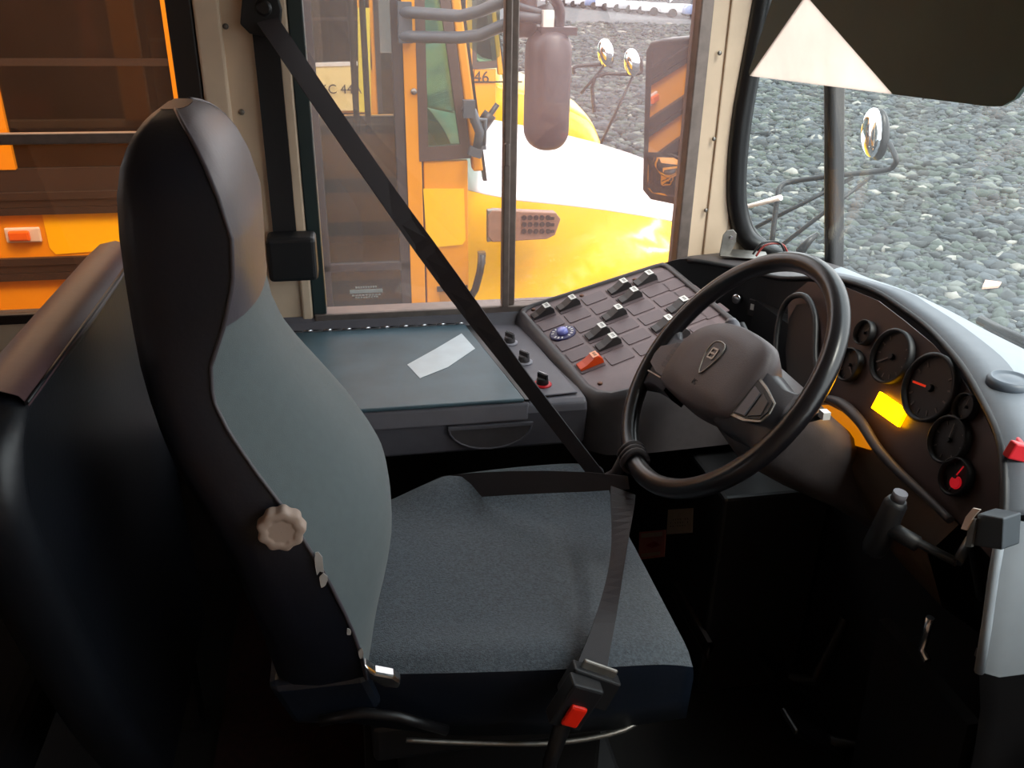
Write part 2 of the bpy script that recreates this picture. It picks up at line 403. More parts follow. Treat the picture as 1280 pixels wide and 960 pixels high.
# gasket follows the visible corner curve on the left wall plane
gk = [(.922, 1.945, 1.85), (.918, 1.945, 1.55), (.916, 1.945, 1.37), (.900, 1.945, 1.116), (.908, 1.945, .96), (.930, 1.945, .875), (.965, 1.94, .825), (1.02, 1.90, .797), (1.10, 1.83, .79)]
gs = B(); gs.tube(catmull(gk, 6), .024, RUBBER, 10); gs.tube([P1t+V((0, 0, 0)), L1], .019, RUBBER)
gs.tube([P1, P2, P3, P4], .02, RUBBER); gs.tube([P1t, P2t, P3t, P4t], .02, RUBBER)
w3 = struct(gs.obj('window_3'))
gs = B(); gs.tube(catmull([tuple(V(q)+V((.022, .006, .006 if q[2] < .9 else 0))) for q in gk], 6), .009, RUBBER, 8); gs.obj('gasket_lip', w3)
b.obj('pane', w3, solid=.004); b2.obj('pane', w3, solid=.004)
b = B(); d = (P1t-P1).normalized(); xx = V((.25, -1, 0)).normalized()
b.prism([P1-xx*.018, P1+xx*.018, P1t+xx*.018, P1t-xx*.018], V((.03, .008, 0)), RUBBER); b.obj('pillar', w3, bevel=.004)
b = B(); b.prism([(.90, 1.97, 1.85), (.90, 1.84, 1.85), (.93, 1.3, 1.85), (.93, .3, 1.85), (.90, -.4, 1.85)], (0, 0, .18), CREAM); struct(b.obj('wall_front_header'))
b = B(); b.prism([(.90, 1.97, -.1), (1.11, 1.80, -.1), (1.09, 1.3, -.1), (1.09, .3, -.1), (.96, -.4, -.1)], (0, 0, .84), BLACKP); struct(b.obj('wall_front'))

# ------------------------------------------------------------------ side console with its lid
console = thing('side_console', 'grey driver side console with hinged lid under the sliding window', 'console', (0, 1.7, 0))
def polyX(x0, x1, prof, m, b): return b.prism([(x0, y, z) for y, z in prof], (x1-x0, 0, 0), m)
prof = [(1.515, .538), (1.505, .545), (1.492, .625), (1.497, .640), (1.51, .645), (1.90, .645), (1.922, .650), (1.932, .672), (1.947, .686), (1.947, .538)]
b = B(); polyX(-.55, .44, prof, GREYP, b); b.obj('body', console, bevel=.006, seg=3)
zl = .650
b = B(); b.prism([(-.19, 1.500, zl-.004), (.312, 1.500, zl-.004), (.250, 1.922, zl-.004), (-.25, 1.922, zl-.004)], (0, 0, .008), LIDM)
lid = b.obj('lid', console, bevel=.003)
b = B(); a0, a1 = V((-.24, 1.927, zl+.002)), V((.248, 1.927, zl+.002))
for k in range(22):
    p = a0.lerp(a1, (k+.5)/22)
    b.box(p, (.0195, .010, .004), CHROME if k % 2 else STEEL); b.tube([p-V((.0098, 0, -.003)), p+V((.0098, 0, .003))], .003, CHROME if k % 2 else BLACKP, 8)
lab(b.obj('hinge', console), 'steel piano hinge')
# black gap beside and the front lip of the lid
b = B(); b.prism([(.250, 1.924, zl-.003), (.262, 1.924, zl-.003), (.328, 1.503, zl-.003), (.314, 1.503, zl-.003)], (0, 0, .004), RUBBER); b.obj('lid_seal', console)
b = B(); b.prism([(-.2, 1.486, .612), (.318, 1.486, .612), (.322, 1.498, .646), (-.2, 1.498, .646)], (0, .012, 0), GREYP); b.obj('lid_lip', lid, bevel=.005, seg=3)
b = B(); pts = []
for k in range(13):
    a = PI + PI*k/12; pts.append((.243+.083*math.cos(a), 1.490, .604+.050*math.sin(a)))
b.prism(pts, (0, .004, 0), DARKP); b.tube([V(p)+V((0, -.001, 0)) for p in pts], .0022, GREYP, 6); b.box((.243, 1.487, .606), (.168, .008, .006), GREYP)
b.obj('finger_pull', console)
# silver tape stuck on the lid
tp = [at(u, v, Z=.6545) for u, v in ((509, 456), (525, 473), (560, 459), (594, 436), (577, 417), (545, 436))]
b = B(); b.prism(tp, (0, 0, .0006), TAPE); b.obj('tape', lid); lab(bpy.data.objects['tape'], 'strip of silver tape')

# ------------------------------------------------------------------ heater controls beside the lid
heater = thing('heater_control_panel', 'narrow heater control strip with three knobs between lid and switches', 'control panel', (.37, 1.7, .645))
b = B(); hp = [at(u, v, Z=.6465) for u, v in ((615, 408), (650, 408), (722, 492), (664, 498))]
b.prism(hp, (0, 0, .004), GREYP); b.obj('plate', heater, bevel=.002)
for i, (u, v, rc) in enumerate(((637, 428, None), (655, 452, None), (678, 480, REDP))):
    c = at(u, v, Z=.652)
    b = B(); b.lathe([(.019, -.002), (.019, .001), (.014, .002)], c, (0, 0, 1), rc or mat('pale_ring', '#9a97a0', .4), 24); k0 = b.obj('dial_ring', heater)
    if rc: lab(k0, 'red dial ring')
    b = B(); b.lathe([(.013, 0), (.012, .012), (.0105, .015)], c, (0, 0, 1), BLACKP if i == 2 else DARKP, 20)
    b.box(c+V((0, 0, .018)), (.006, .026, .011), BLACKP if i == 2 else DARKP, Matrix.Rotation(.6, 3, 'Z')); kn = b.obj('knob', heater, bevel=.001)
    b = B(); b.box(c+V((0, 0, .0245)), (.002, .022, .002), CHROME, Matrix.Rotation(.6, 3, 'Z')); b.obj('pointer', kn)

# ------------------------------------------------------------------ switch pod
PA = V((.394, 1.95, .679)); pu = V((.96174, 0, .27397)); pn = V((-.27238, -.10762, .95615)).normalized(); pv = pu.cross(pn)
if pv.y > 0: pv = -pv
def PP(u, v, h=0): return PA + pu*u + pv*v + pn*h
panel = thing('switch_panel', 'dark sloping panel of rocker switches beside the steering wheel', 'switch panel', (.6, 1.7, .6))
# pod body: a rounded rim around the sloping plate, walls down to a bottom edge
out = [(-.022, .03), (-.012, .008), (.02, .006), (.34, .006), (.37, .008), (.378, .03), (.405, .34), (.40, .47), (.13, .485), (.075, .478), (.045, .455), (.03, .42)]
inn = [(0, .036), (.008, .022), (.03, .016), (.335, .016), (.352, .020), (.358, .03), (.385, .34), (.38, .452), (.128, .467), (.085, .458), (.065, .440), (.052, .41)]
b = B(); ro = [PP(u, v, -.004) for u, v in out]; ri = [PP(u, v, .006) for u, v in inn]; rm = [PP((a[0]*.45+c[0]*.55), (a[1]*.45+c[1]*.55), .008) for a, c in zip(out, inn)]
rp = [PP(u, v, -.001) for u, v in inn]
def down(p, z): q = V(p); q.z = z; return q
rb = [down(p + (V((p.x-.6, p.y-1.72, 0)) * .03), .53) for p in ro]
n = len(out)
rows = [rb, [a.lerp(c, .7) + V(((a.x-.6)*.02, (a.y-1.7)*.02, 0)) for a, c in zip(rb, ro)], ro, rm, ri, rp]
rows = [[q if q.y < 1.944 else V((q.x, 1.944, q.z)) for q in r] for r in rows]
b.grid(rows, DARKP, closed_u=True, smooth=True); b.obj('pod_body', panel)
b = B(); b.prism([PP(u, v, -.004) for u, v in inn], pn*.004, PANELM); b.obj('face_plate', panel)
b = B(); b.tube([PP(u, v, .0015) for u, v in [inn[i] for i in (0, 11, 10, 9, 8, 7)]], .0012, CHROME, 6); lab(b.obj('bright_edge', panel), 'thin bright edge line')
GRID = {0: ['R', 'B', 'K', 'B', 'B', 'H'], 1: ['R', 'B', 'B', 'R', 'R', 'B'], 2: ['B', 'B', 'R', 'B', 'B', 'B'], 3: ['R', 'R', 'B', 'B', 'R', 'R'], 4: ['R', 'B', 'B', 'R', 'B', 'B'], 5: ['B', 'B', 'B', 'B', 'B', 'B']}
MF = lambda u, v, h=0, tilt=0: frame(PP(u, v, h), (pu*math.cos(tilt)+pv*math.sin(tilt)), -(pv*math.cos(tilt)-pu*math.sin(tilt)))
tl = -.11
for c, col in GRID.items():
    for r, kd in enumerate(col):
        if c == 5 and r > 4: continue
        u = .036+.0645*c+.0078*r; v = .067+.0545*r
        if c == 0: v = .067+.0535*r
        u = min(u, .345+.0078*r)
        M = MF(u, v, 0, tl)
        if kd == 'B':
            b = B(); b.prism([M @ V((x, y, .0006)) for x, y in rrect(.054, .042, .003, 3)], pn*.0016, BLANK); b.obj('blank_cover', panel)
        elif kd in 'RH':
            m = ORANGE if kd == 'H' else ROCK
            b = B(); b.prism([M @ V((x, y, .0002)) for x, y in rrect(.056, .045, .003, 3)], pn*.002, BLANK)
            hw = .0135
            prf = [(-.026, .002), (-.026, .007), (-.012, .010), (.010, .020), (.020, .021), (.027, .013), (.028, .002)]
            # long wedge along the panel's u axis
            b.prism([M @ V((x, -hw, z)) for x, z in prf], (M.to_3x3() @ V((0, 2*hw, 0))), m)
            sw = b.obj('rocker_switch', panel, bevel=.0016)
            if kd == 'H': lab(sw, 'orange hazard rocker switch')
            b = B(); b.prism([M @ V((x, y, .0215)) for x, y in ((.007, -.0115), (.0215, -.0115), (.0215, .0115), (.007, .0115))], pn*.0006, WHITEP if kd == 'R' else mat('pale_orange', '#ffb08a', .5))
            for k in range(3): b.box(M @ V((.015, -.005+.005*k, .0224)), (.006, .0018, .0004), INK, M.to_3x3())
            b.obj('legend', sw)
        elif kd == 'K':
            b = B(); b.lathe([(.030, .0006), (.030, .004), (.027, .005)], M @ V((.004, -.006, 0)), pn, mat('purple_bezel', '#332d58', .4), 28)
            k0 = b.obj('rotary_switch', panel); lab(k0, 'purple rotary switch ringed with white lettering')
            b = B(); b.lathe([(.0135, .004), (.0125, .012), (.009, .015), (.001, .0155)], M @ V((.004, -.006, 0)), pn, mat('lilac_cap', '#8d90dc', .25, coat=.5), 24); b.obj('cap', k0)
            b = B()
            for a in range(16):
                if a in (3, 4, 8, 12): continue
                an = a*2*PI/16; b.box(M @ V((.004+.0225*math.cos(an), -.006+.0225*math.sin(an), .0052)), (.0062, .0034, .0006), WHITEP, M.to_3x3() @ Matrix.Rotation(an, 3, 'Z'))
            b.obj('lettering', k0)
for u, v in ((.022, .030), (.143, .036), (.277, .040), (.074, .412), (.35, .42)):
    b = B(); b.lathe([(.0055, 0), (.0055, .002), (.003, .004)], PP(u, v), pn, mat('bronze_screw', '#6b4a3c', .4, .6), 12); b.obj('screw', panel)

# ------------------------------------------------------------------ dashboard
dash = thing('dashboard', 'black wraparound dashboard with grey top beneath the windshield', 'dashboard', (.95, 1.2, .5))
brow = [(.742, 1.945, .778), (.79, 1.905, .80), (.872, 1.825, .803), (.905, 1.765, .806), (.930, 1.70, .815), (.938, 1.59, .850), (.915, 1.45, .893), (.932, 1.36, .900), (.928, 1.26, .900), (.914, 1.165, .900), (.877, 1.04, .900), (.835, .935, .897), (.785, .83, .893), (.757, .775, .865), (.742, .745, .83)]
outer = [(.83, 1.95, .785), (.90, 1.945, .80), (.985, 1.90, .803), (1.04, 1.86, .81), (1.06, 1.80, .82), (1.045, 1.66, .845), (.995, 1.48, .880), (1.012, 1.38, .886), (1.024, 1.28, .886), (1.026, 1.17, .886), (1.032, 1.06, .886), (1.035, .94, .886), (1.04, .82, .884), (1.045, .76, .86), (1.05, .73, .83)]
mid = [V(a).lerp(V(c), .30) + V((0, 0, .004)) for a, c in zip(brow, outer)]
# seam in the top follows the survey on the right-hand half
for i, q in {7: (.968, 1.325, .905), 8: (.967, 1.245, .905), 9: (.959, 1.155, .905), 10: (.935, 1.03, .905), 11: (.905, .95, .903), 12: (.86, .84, .899)}.items(): mid[i] = V(q)
bc, mc, oc = catmull(brow, 4), catmull(mid, 4), catmull(outer, 4)
K = 5*4                                   # the left black part ends here, the grey hood begins
b = B(); b.grid([bc[:K+1], mc[:K+1], oc[:K+1], [down(p, p.z-.12) for p in oc[:K+1]]], DARKP); b.obj('top_cover', dash)
b = B(); b.grid([[p+V((.0, 0, 0)) for p in bc[K:]], mc[K:]], DASHG); b.obj('hood', dash, solid=.004); lab(bpy.data.objects['hood'], 'grey hood over the gauges')
b = B(); b.grid([[p+V((.002, 0, -.002)) for p in mc[K:]], oc[K:], [down(p, p.z-.15) for p in oc[K:]]], DASHL); lab(b.obj('windshield_sill', dash), 'pale grey sill along the glass')
# rolled dark brow edge
b = B(); b.tube([p+V((0, 0, -.004)) for p in bc[4:]], .006, BLACKP, 8); b.obj('brow_edge', dash)
# left wall of the dash below the brow
left = bc[0:K+1]
b = B(); b.grid([left, [down(p, .66)+V((.0, 0, 0)) for p in left], [down(p, .52)+V((.03, 0, 0)) for p in left]], BLACKP, smooth=False); b.obj('left_fascia', dash)
# gauge fascia: one plane facing the driver, set back beneath the brow
CO = V((.85, 1.127, .777)); cn = V((-.955, 0, .296)).normalized(); cy = V((0, 1, 0)); cx = cy.cross(cn)
cx = cx if cx.z > 0 else -cx
def CP(u, v, h=0): return hit(u, v, CO, cn) + cn*h
fas = [CP(u, v) for u, v in ((985, 372), (1010, 352), (1050, 356), (1098, 376), (1132, 402), (1166, 430), (1199, 468), (1229, 515), (1250, 564), (1256, 640), (1240, 700))]
low = [CP(u, v) for u, v in ((1196, 650), (1180, 640), (1140, 604), (1100, 566), (1070, 530), (1036, 500), (1000, 480), (985, 470))]
b = B(); b.prism(fas+low, -cn*.0015, mat('fascia_plastic', '#4a3a38', .36, noise=.1)); b.obj('gauge_fascia', dash)
# under side between brow and fascia
top_f = [(CP(u, v)) for u, v in ((1010, 345), (1050, 352), (1100, 368), (1135, 392), (1170, 418), (1204, 458), (1234, 508), (1252, 560), (1256, 640))]
# right end wall, and side panel facing the aisle
eb = [V((.742, .745, .83)), V((.735, .728, .76)), V((.735, .715, .69)), V((.742, .712, .62)), V((.765, .715, .55)), V((.785, .72, .45)), V((.79, .72, .02))]
et = [V((1.05, p.y-.015, p.z)) for p in eb]
em_ = [p.lerp(q_, .06)+V((0, -.012, 0)) for p, q_ in zip(eb, et)]
b = B(); b.grid([eb[:4], em_[:4], et[:4]], DASHL); lab(b.obj('end_panel', dash), 'end panel coloured pale grey as windshield lit')
b = B(); b.grid([eb[3:], em_[3:], et[3:]], BLACKP); b.obj('lower_end_panel', dash)  # black paints shade on the lower half; pale above paints windshield light
b = B(); low_ = [V((.775, .735, .50)), V((.775, .95, .50)), V((.80, .95, .02)), V((.80, .735, .02))]
b.prism(low_, (.02, 0, 0), RUBBER); lp_ = b.obj('lower_panel', dash)
b = B(); hp_ = [at(u, v, X=.768) for u, v in ((1163, 772), (1158, 790), (1152, 812), (1160, 826))]; b.tube(hp_, .006, CHROME, 8); lab(b.obj('latch', lp_), 'small chrome latch')
b = B(); b.box(at(1232, 818, X=.765), (.02, .014, .012), STEEL); b.obj('bolt', lp_)
b = B(); b.tube(eb[:4], .006, DASHL, 8); b.obj('end_trim', dash)
inner = [CP(u, v) for u, v in ((1254, 555), (1256, 600), (1257, 640), (1250, 690), (1246, 720))]
b = B(); b.grid([eb[:5], [p+V((.04, .025, 0)) for p in eb[:5]], [V((.85, .80, p.z)) for p in eb[:5]]], BLACKP); b.obj('right_fascia', dash)
# dark lower shroud under the fascia lip, and the lip itself
lipc = catmull([CP(u, v, .012) for u, v in ((1034, 498), (1058, 506), (1082, 528), (1103, 560), (1130, 590), (1165, 622), (1196, 652))], 5)
b = B(); b.tube(lipc, [.004+.006*math.sin(PI*min(1, i/14)) if i < 7 else .010-.004*min(1, (i-7)/20) for i in range(len(lipc))], DARKP, 10); b.obj('fascia_lip', dash)
knee = [CP(u, v, -.004) for u, v in ((1020, 500), (1060, 512), (1085, 535), (1105, 565), (1140, 604), (1196, 655))]
b = B(); b.grid([knee, [p+V((-.03, .01, -.055)) for p in knee], [p+V((.02, .01, -.16)) for p in knee], [p+V((.2, .01, -.3)) for p in knee]], mat('knee_panel_plastic', '#4a3a2c', .3)); b.obj('knee_panel', dash)

def gauge(u, v, r, ang, nd, sweep=(-225, 45), nm=11):
    c = CP(u, v, .001); M = frame(c, cn.cross(cx) * -1 if False else cx.cross(cn), cx)
    b = B(); b.lathe([(r, 0), (r*1.03, .012), (r*.93, .014), (r*.9, .004)], c, cn, BLACKP, 32, cap=False); g = b.obj('gauge_bezel', dash)
    b = B(); b.lathe([(r*.9, .003), (r*.89, .0045)], c, cn, DIAL, 32)
    for k in range(nm):
        a = math.radians(sweep[0]+(sweep[1]-sweep[0])*k/(nm-1)); dr = V((-math.cos(a), math.sin(a), 0))
        b.box(M @ V((r*.74*math.cos(a), r*.74*math.sin(a), .0052)), (r*.16, r*.05, .0008), TICK, M.to_3x3() @ Matrix.Rotation(a, 3, 'Z'))
    b.obj('dial', g)
    b = B(); a = math.radians(ang)
    b.box(M @ V((r*.34*math.cos(a), r*.34*math.sin(a), .0075)), (r*.72, r*.06, .001), nd, M.to_3x3() @ Matrix.Rotation(a, 3, 'Z'))
    b.lathe([(r*.12, .005), (r*.10, .010)], c, cn, BLACKP, 14); b.obj('needle', g)
gauge(1066, 457, .030, -30, TICK, nm=7); gauge(1119, 447, .046, 220, TICK); gauge(1167, 486, .054, 190, NEEDLE)
gauge(1191, 551, .036, 100, TICK, nm=7); gauge(1085, 417, .022, 60, TICK, nm=7); gauge(1212, 510, .02, 90, TICK, nm=5); gauge(1200, 597, .028, 80, REDLIT, nm=5)
# amber screen
b = B(); q = [CP(u, v, .004) for u, v in ((1105, 491), (1138.5, 514), (1127.5, 534.5), (1094.5, 511))]
b.prism(q, cn*.005, AMBER); lab(b.obj('screen', dash), 'lit amber message screen')
# tell-tales
b = B(); b.lathe([(.010, .005), (.009, .009)], CP(1199, 604), cn, REDLIT, 14); lab(b.obj('warning_light', dash), 'red warning light')
lens = [CP(u, v, .004) for u, v in ((1026, 508), (1039, 507), (1063, 519), (1080, 535), (1099, 558), (1091, 563), (1063, 555), (1036, 536), (1022, 520))]  # added amber patch painting a glow
b = B(); b.prism(lens, cn*.004, mat('amber_glow', '#c87405', .35, emit=.55)); lab(b.obj('amber_glow_patch', dash), 'added amber glow patch under the gauges')
# left fascia furniture: round knob, two rocker switches
LO = V((.872, 1.825, .75)); ln = (V((.930, 1.70, .7))-V((.79, 1.905, .7))).cross(V((0, 0, 1))).normalized()
if ln.dot(EYE-LO) < 0: ln = -ln
lx = V((0, 0, 1)).cross(ln)
def LPt(u, v, h=0): return hit(u, v, LO, ln)+ln*h
b = B(); b.lathe([(.013, 0), (.013, .010), (.010, .013), (.002, .014)], LPt(923, 373), ln, CHROME, 20); lab(b.obj('round_knob', dash), 'round silver knob')
for u, v in ((943, 384), (958, 387)):
    M = frame(LPt(u, v, .004), lx, V((0, 0, 1)))
    b = B(); b.box(M.to_translation(), (.022, .040, .012), ROCK, M.to_3x3()); s = b.obj('toggle_switch', dash, bevel=.002)
    b = B(); b.box(M @ V((0, .003, .0065)), (.009, .014, .001), WHITEP, M.to_3x3()); b.obj('legend', s)
# dark arch between left fascia and gauges
b = B()
ar = catmull([CP(u, v, .02) for u, v in ((1038, 500), (1030, 450), (1030, 400), (1018, 374), (998, 376), (985, 400), (980, 450), (985, 500))], 4)
b.tube(ar, .006, BLACKP, 8); b.prism([CP(u, v, .006) for u, v in ((1032, 490), (1026, 440), (1024, 400), (1014, 380), (1000, 382), (990, 400), (986, 440), (990, 490))], cn*.002, RUBBER); b.obj('column_recess', dash)
# speaker-like round vent cap on the hood
c = at(1262, 479, Z=.905)
b = B(); b.lathe([(.030, -.006), (.030, .004), (.026, .009), (.024, .009), (.022, .006), (.012, .008), (.001, .009)], c, (0, 0, 1), mat('vent_grey', '#59626d', .45), 28)
b.obj('round_vent', dash)
# red pull lever on the end panel and a box with peeling tape
c = at(1281, 566, X=.79); b = B(); b.box(c, (.05, .012, .022), REDP, Matrix.Rotation(.3, 3, 'Y')); b.tube([c, c+V((.02, .05, 0))], .006, REDP, 8); lab(b.obj('pull_lever', dash, bevel=.003), 'red pull lever')
bx = [at(u, v, X=.70) for u, v in ((1222, 642), (1254, 648), (1252, 688), (1214, 682))]
b = B(); b.prism(bx, V((.03, .008, 0)), mat('bracket_box_grey', '#353d44', .5)); bb = b.obj('bracket_box', dash, bevel=.002)
b = B(); b.prism([at(u, v, X=.697) for u, v in ((1212, 648), (1220, 649), (1214, 684), (1206, 683))], V((.003, 0, 0)), STEEL); b.obj('bracket_edge', bb)
b = B(); b.prism([at(u, v, X=.695) for u, v in ((1216, 635), (1225, 637), (1216, 647), (1208, 663), (1201, 661), (1207, 646))], V((.002, 0, 0)), PAPER); lab(b.obj('tape', bb), 'torn cream tape')
# L bracket with loose wires on the left of the dash top
br = thing('mounting_bracket', 'bent steel bracket standing on the dash by the windshield corner', 'bracket', at(915, 322, Z=.81))
b = B(); 
p0, p1 = at(900, 321, Z=.812), at(962, 326, Z=.814); p2 = at(957, 316, Z=.814); p3 = at(906, 312, Z=.812)
b.prism([p0, p1, p2, p3], (0, 0, .003), STEEL)
hh = [at(u, v, Y=p0.y+.01) for u, v in ((899, 320), (911, 321), (920, 303), (921, 292), (917, 287), (909, 288), (904, 294))]
b.prism(hh, (0, .003, 0), STEEL); b.obj('plate', br, bevel=.001)
b = B(); c = at(914, 297, Y=p0.y+.008); b.lathe([(.004, -.003), (.004, .003)], c, (0, -1, 0), CHROME, 12); b.obj('bolt', br)
wr = thing('wire_loop', 'loose red and black wires looped at the windshield corner', 'wire', at(960, 312, Z=.82))
for m, o in ((RUBBER, 0), (mat('red_wire', '#9c3a34', .4), .008)):
    b = B(); b.tube(catmull([at(u+o*500, v+o*300, Y=1.80+o) for u, v in ((941, 318), (950, 306), (962, 302), (975, 304), (981, 315))], 5), .0025, m, 8); b.obj('wire', wr)

# ------------------------------------------------------------------ steering wheel
CW = V((.582, 1.204, .827)); TA = .904
wn = V((-math.sin(TA), 0, math.cos(TA))); wu = V((math.cos(TA), 0, math.sin(TA))); wr_ = V((0, -1, 0))
rot = math.radians(11)
WX = wr_*math.cos(rot) + wu*math.sin(rot); WY = wu*math.cos(rot) - wr_*math.sin(rot)
def W(x, y, h=0): return CW + WX*x + WY*y + wn*h
wheel = thing('steering_wheel', 'black steering wheel with a grey hub and shield emblem', 'steering wheel', CW)
b = B(); N = 72; R = .215
b.tube([W(R*math.cos(2*PI*i/N), R*math.sin(2*PI*i/N)) for i in range(N)], .0165, WHEELM, 14, closed=True); b.obj('rim', wheel)
# hub pad
pad = [(-.108, -.064), (-.118, -.02), (-.117, .012), (-.100, .042), (-.058, .066), (0, .074), (.058, .069), (.100, .058), (.117, .030), (.118, -.02), (.108, -.064), (.06, -.074), (0, -.078), (-.06, -.074)]
pc = [(q.x, q.y) for q in catmull([(x, y, 0) for x, y in pad], 4, True)]
def ring(s, h, dy=0): return [W(x*s, y*s+dy, h) for x, y in pc]
b = B(); b.grid([ring(.72, -.055, -.012), ring(.95, -.02, -.01), ring(1.03, .008), ring(1.0, .024), ring(.93, .031), ring(.6, .034), ring(.25, .035), ring(.01, .0352)], HUBM, closed_u=True); b.obj('hub_pad', wheel)
for sgn in (-1, 1):
    # wide spoke: from hub side to rim, thinning outwards
    def sp(x, y, h): return W(sgn*x, y, h)
    rows = []
    for (x, yt, yb, ht, hb) in ((.085, .040, -.085, .020, -.03), (.125, .028, -.082, .016, -.03), (.160, .018, -.083, .010, -.024), (.185, .020, -.092, .004, -.014), (.200, .034, -.105, 0, -.01), (.212, .05, -.12, -.002, -.008)):
        rows.append([sp(x, yt, hb), sp(x, yt, (ht+hb)/2), sp(x, yt-.006, ht), sp(x, (yt+yb)/2, ht+.002), sp(x, yb+.006, ht), sp(x, yb, (ht+hb)/2), sp(x, yb, hb)])
    # curve the last row into the rim
    rows[-1] = [sp(.205*math.cos(a), .205*math.sin(a), h) for a, h in zip([math.radians(q) for q in (14, 13, 10, -6, -26, -30, -31)], (-.006, 0, .004, .006, .004, 0, -.006))]
    b = B(); b.grid(rows, HUBS, closed_u=True); b.obj('spoke', wheel)
    # button panel
    q = [(.120, .013), (.150, .004), (.188, -.012), (.192, -.030), (.186, -.047), (.150, -.058), (.112, -.060)]
    if sgn > 0:
        b = B(); b.prism([W(x*.97, y, .0185) for x, y in q], wn*.003, STEEL); k0 = b.obj('button_panel', wheel, bevel=.001)
        b = B(); b.prism([W(.125+(x-.125)*.86, -.024+(y+.024)*.84, .0205) for x, y in q], wn*.003, BLACKP)
        b.prism([W(x, y, .022) for x, y in ((.126, -.004), (.146, -.010), (.146, -.050), (.124, -.052))], wn*.004, GREYP); 
        b.prism([W(x, y, .022) for x, y in ((.152, -.008), (.172, -.016), (.176, -.038), (.152, -.048))], wn*.003, ROCK); b.obj('button', k0)
    else:
        b = B(); b.prism([W(-x*.97, y, .0165) for x, y in q], wn*.003, HUBM); k0 = b.obj('button_panel', wheel, bevel=.001)
        for k in range(4):
            b = B(); b.prism([W(-.128+dx, .002-.013*k+dy, .019) for dx, dy in ((-.012, -.005), (.008, -.005), (.008, .004), (-.012, .004))], wn*.002, HUBS); b.obj('button', k0)
        b = B(); b.box(W(-.145, -.062, .018), (.05, .0025, .002), STEEL, frame((0, 0, 0), WX, WY).to_3x3()); b.obj('chrome_line', wheel)
# shield emblem
sh = [(-.017, .026), (0, .031), (.017, .026), (.020, .008), (.013, -.012), (0, -.030), (-.013, -.012), (-.020, .008)]
shc = [(q.x, q.y) for q in catmull([(x, y, 0) for x, y in sh], 3, True)]
b = B(); b.prism([W(x, y+.004, .0335) for x, y in shc], wn*.003, HUBS); em = b.obj('emblem', wheel); lab(em, 'raised shield emblem')
b = B(); b.tube([W(x, y+.004, .0368) for x, y in shc], .0013, STEEL, 6, closed=True)
for x, y, sx_, sy_ in ((-.008, .008, .003, .018), (.008, .008, .003, .018), (0, .008, .012, .003), (0, .0165, .016, .003), (0, -.0005, .016, .003)):
    b.box(W(x, y+.004, .0372), (sx_, sy_, .002), STEEL, frame((0, 0, 0), WX, WY).to_3x3())
b.obj('emblem_mark', em)
t = text('hub_lettering', 'IC', .013, W(0, -.042, .0348), WX, WY, mat('faint_mark', '#2a2627', .5), wheel)
# ------------------------------------------------------------------ steering column
col_ = thing('steering_column', 'dark steering column shroud behind the wheel hub', 'steering column', CW-wn*.3)
b = B()
def cring(h, w, hh, dy=0): return [CW + wr_*x*w + wu*(y*hh+dy) + wn*h for x, y in rrect(2, 2, .7, 4)]
b.grid([cring(-.05, .055, .05), cring(-.075, .066, .072, -.01), cring(-.14, .070, .080, -.02), cring(-.22, .066, .072, -.02), cring(-.34, .06, .06, -.01), cring(-.55, .055, .055)], DARKP, closed_u=True); b.obj('shroud', col_)
b = B(); b.tube([CW + wr_*(-.07)+wu*.03-wn*.11, CW+wr_*(-.115)+wu*.055-wn*.08, CW+wr_*(-.15)+wu*.07-wn*.06], [.008, .010, .011], BLACKP, 10); q = hit(914, 407, CW-wn*.045, wn); b.tube([CW+wr_*(-.05)+wu*.04-wn*.12, q.lerp(CW, .35)-wn*.04, q, q+(q-CW).normalized()*.012], [.010, .013, .015, .011], GREYP, 12); b.obj('stalk', col_)
b = B(); b.tube([CW + wr_*(.09)+wu*.03-wn*.12, CW+wr_*(.13)+wu*.05-wn*.10], [.005, .006], BLACKP, 8); q = CW+wr_*(.134)+wu*.052-wn*.098; b.box(q, (.012, .014, .012), WHITEP); b.obj('tilt_lever', col_)

# ------------------------------------------------------------------ gear selector lever with T grip
gl = thing('hand_lever', 'black T grip hand lever below the gauges', 'lever', at(1190, 700, X=.69))
a0, a1 = at(1124, 620, X=.69), at(1091, 690, X=.68)
dirg = (a1-a0).normalized()
b = B(); b.tube([a0+dirg*.006, a0+dirg*.014, a0+dirg*.05, a1-dirg*.01, a1], [.012, .0155, .0165, .0175, .014], BLACKP, 14); gp = b.obj('grip', gl)
b = B(); b.tube([a0-dirg*.006, a0+dirg*.008], .0095, GREYP, 12); b.obj('thumb_button', gp)
b = B(); c = a0.lerp(a1, .52); e = at(1196, 703, X=.73); m = c.lerp(e, .5); b.tube([c, m-V((.004, 0, .0)), m, e], [.012, .011, .0065, .006], BLACKP, 12); b.tube([e, e+V((.03, .02, .02)), V((.80, .80, .66)), V((.88, .85, .6))], .007, BLACKP, 8); b.obj('arm', gl)

# ------------------------------------------------------------------ driver seat
SY = 1.17
seat = thing('driver_seat', 'high backed driver seat with grey cloth front and dark vinyl sides', 'driver seat', (.15, SY, 0))
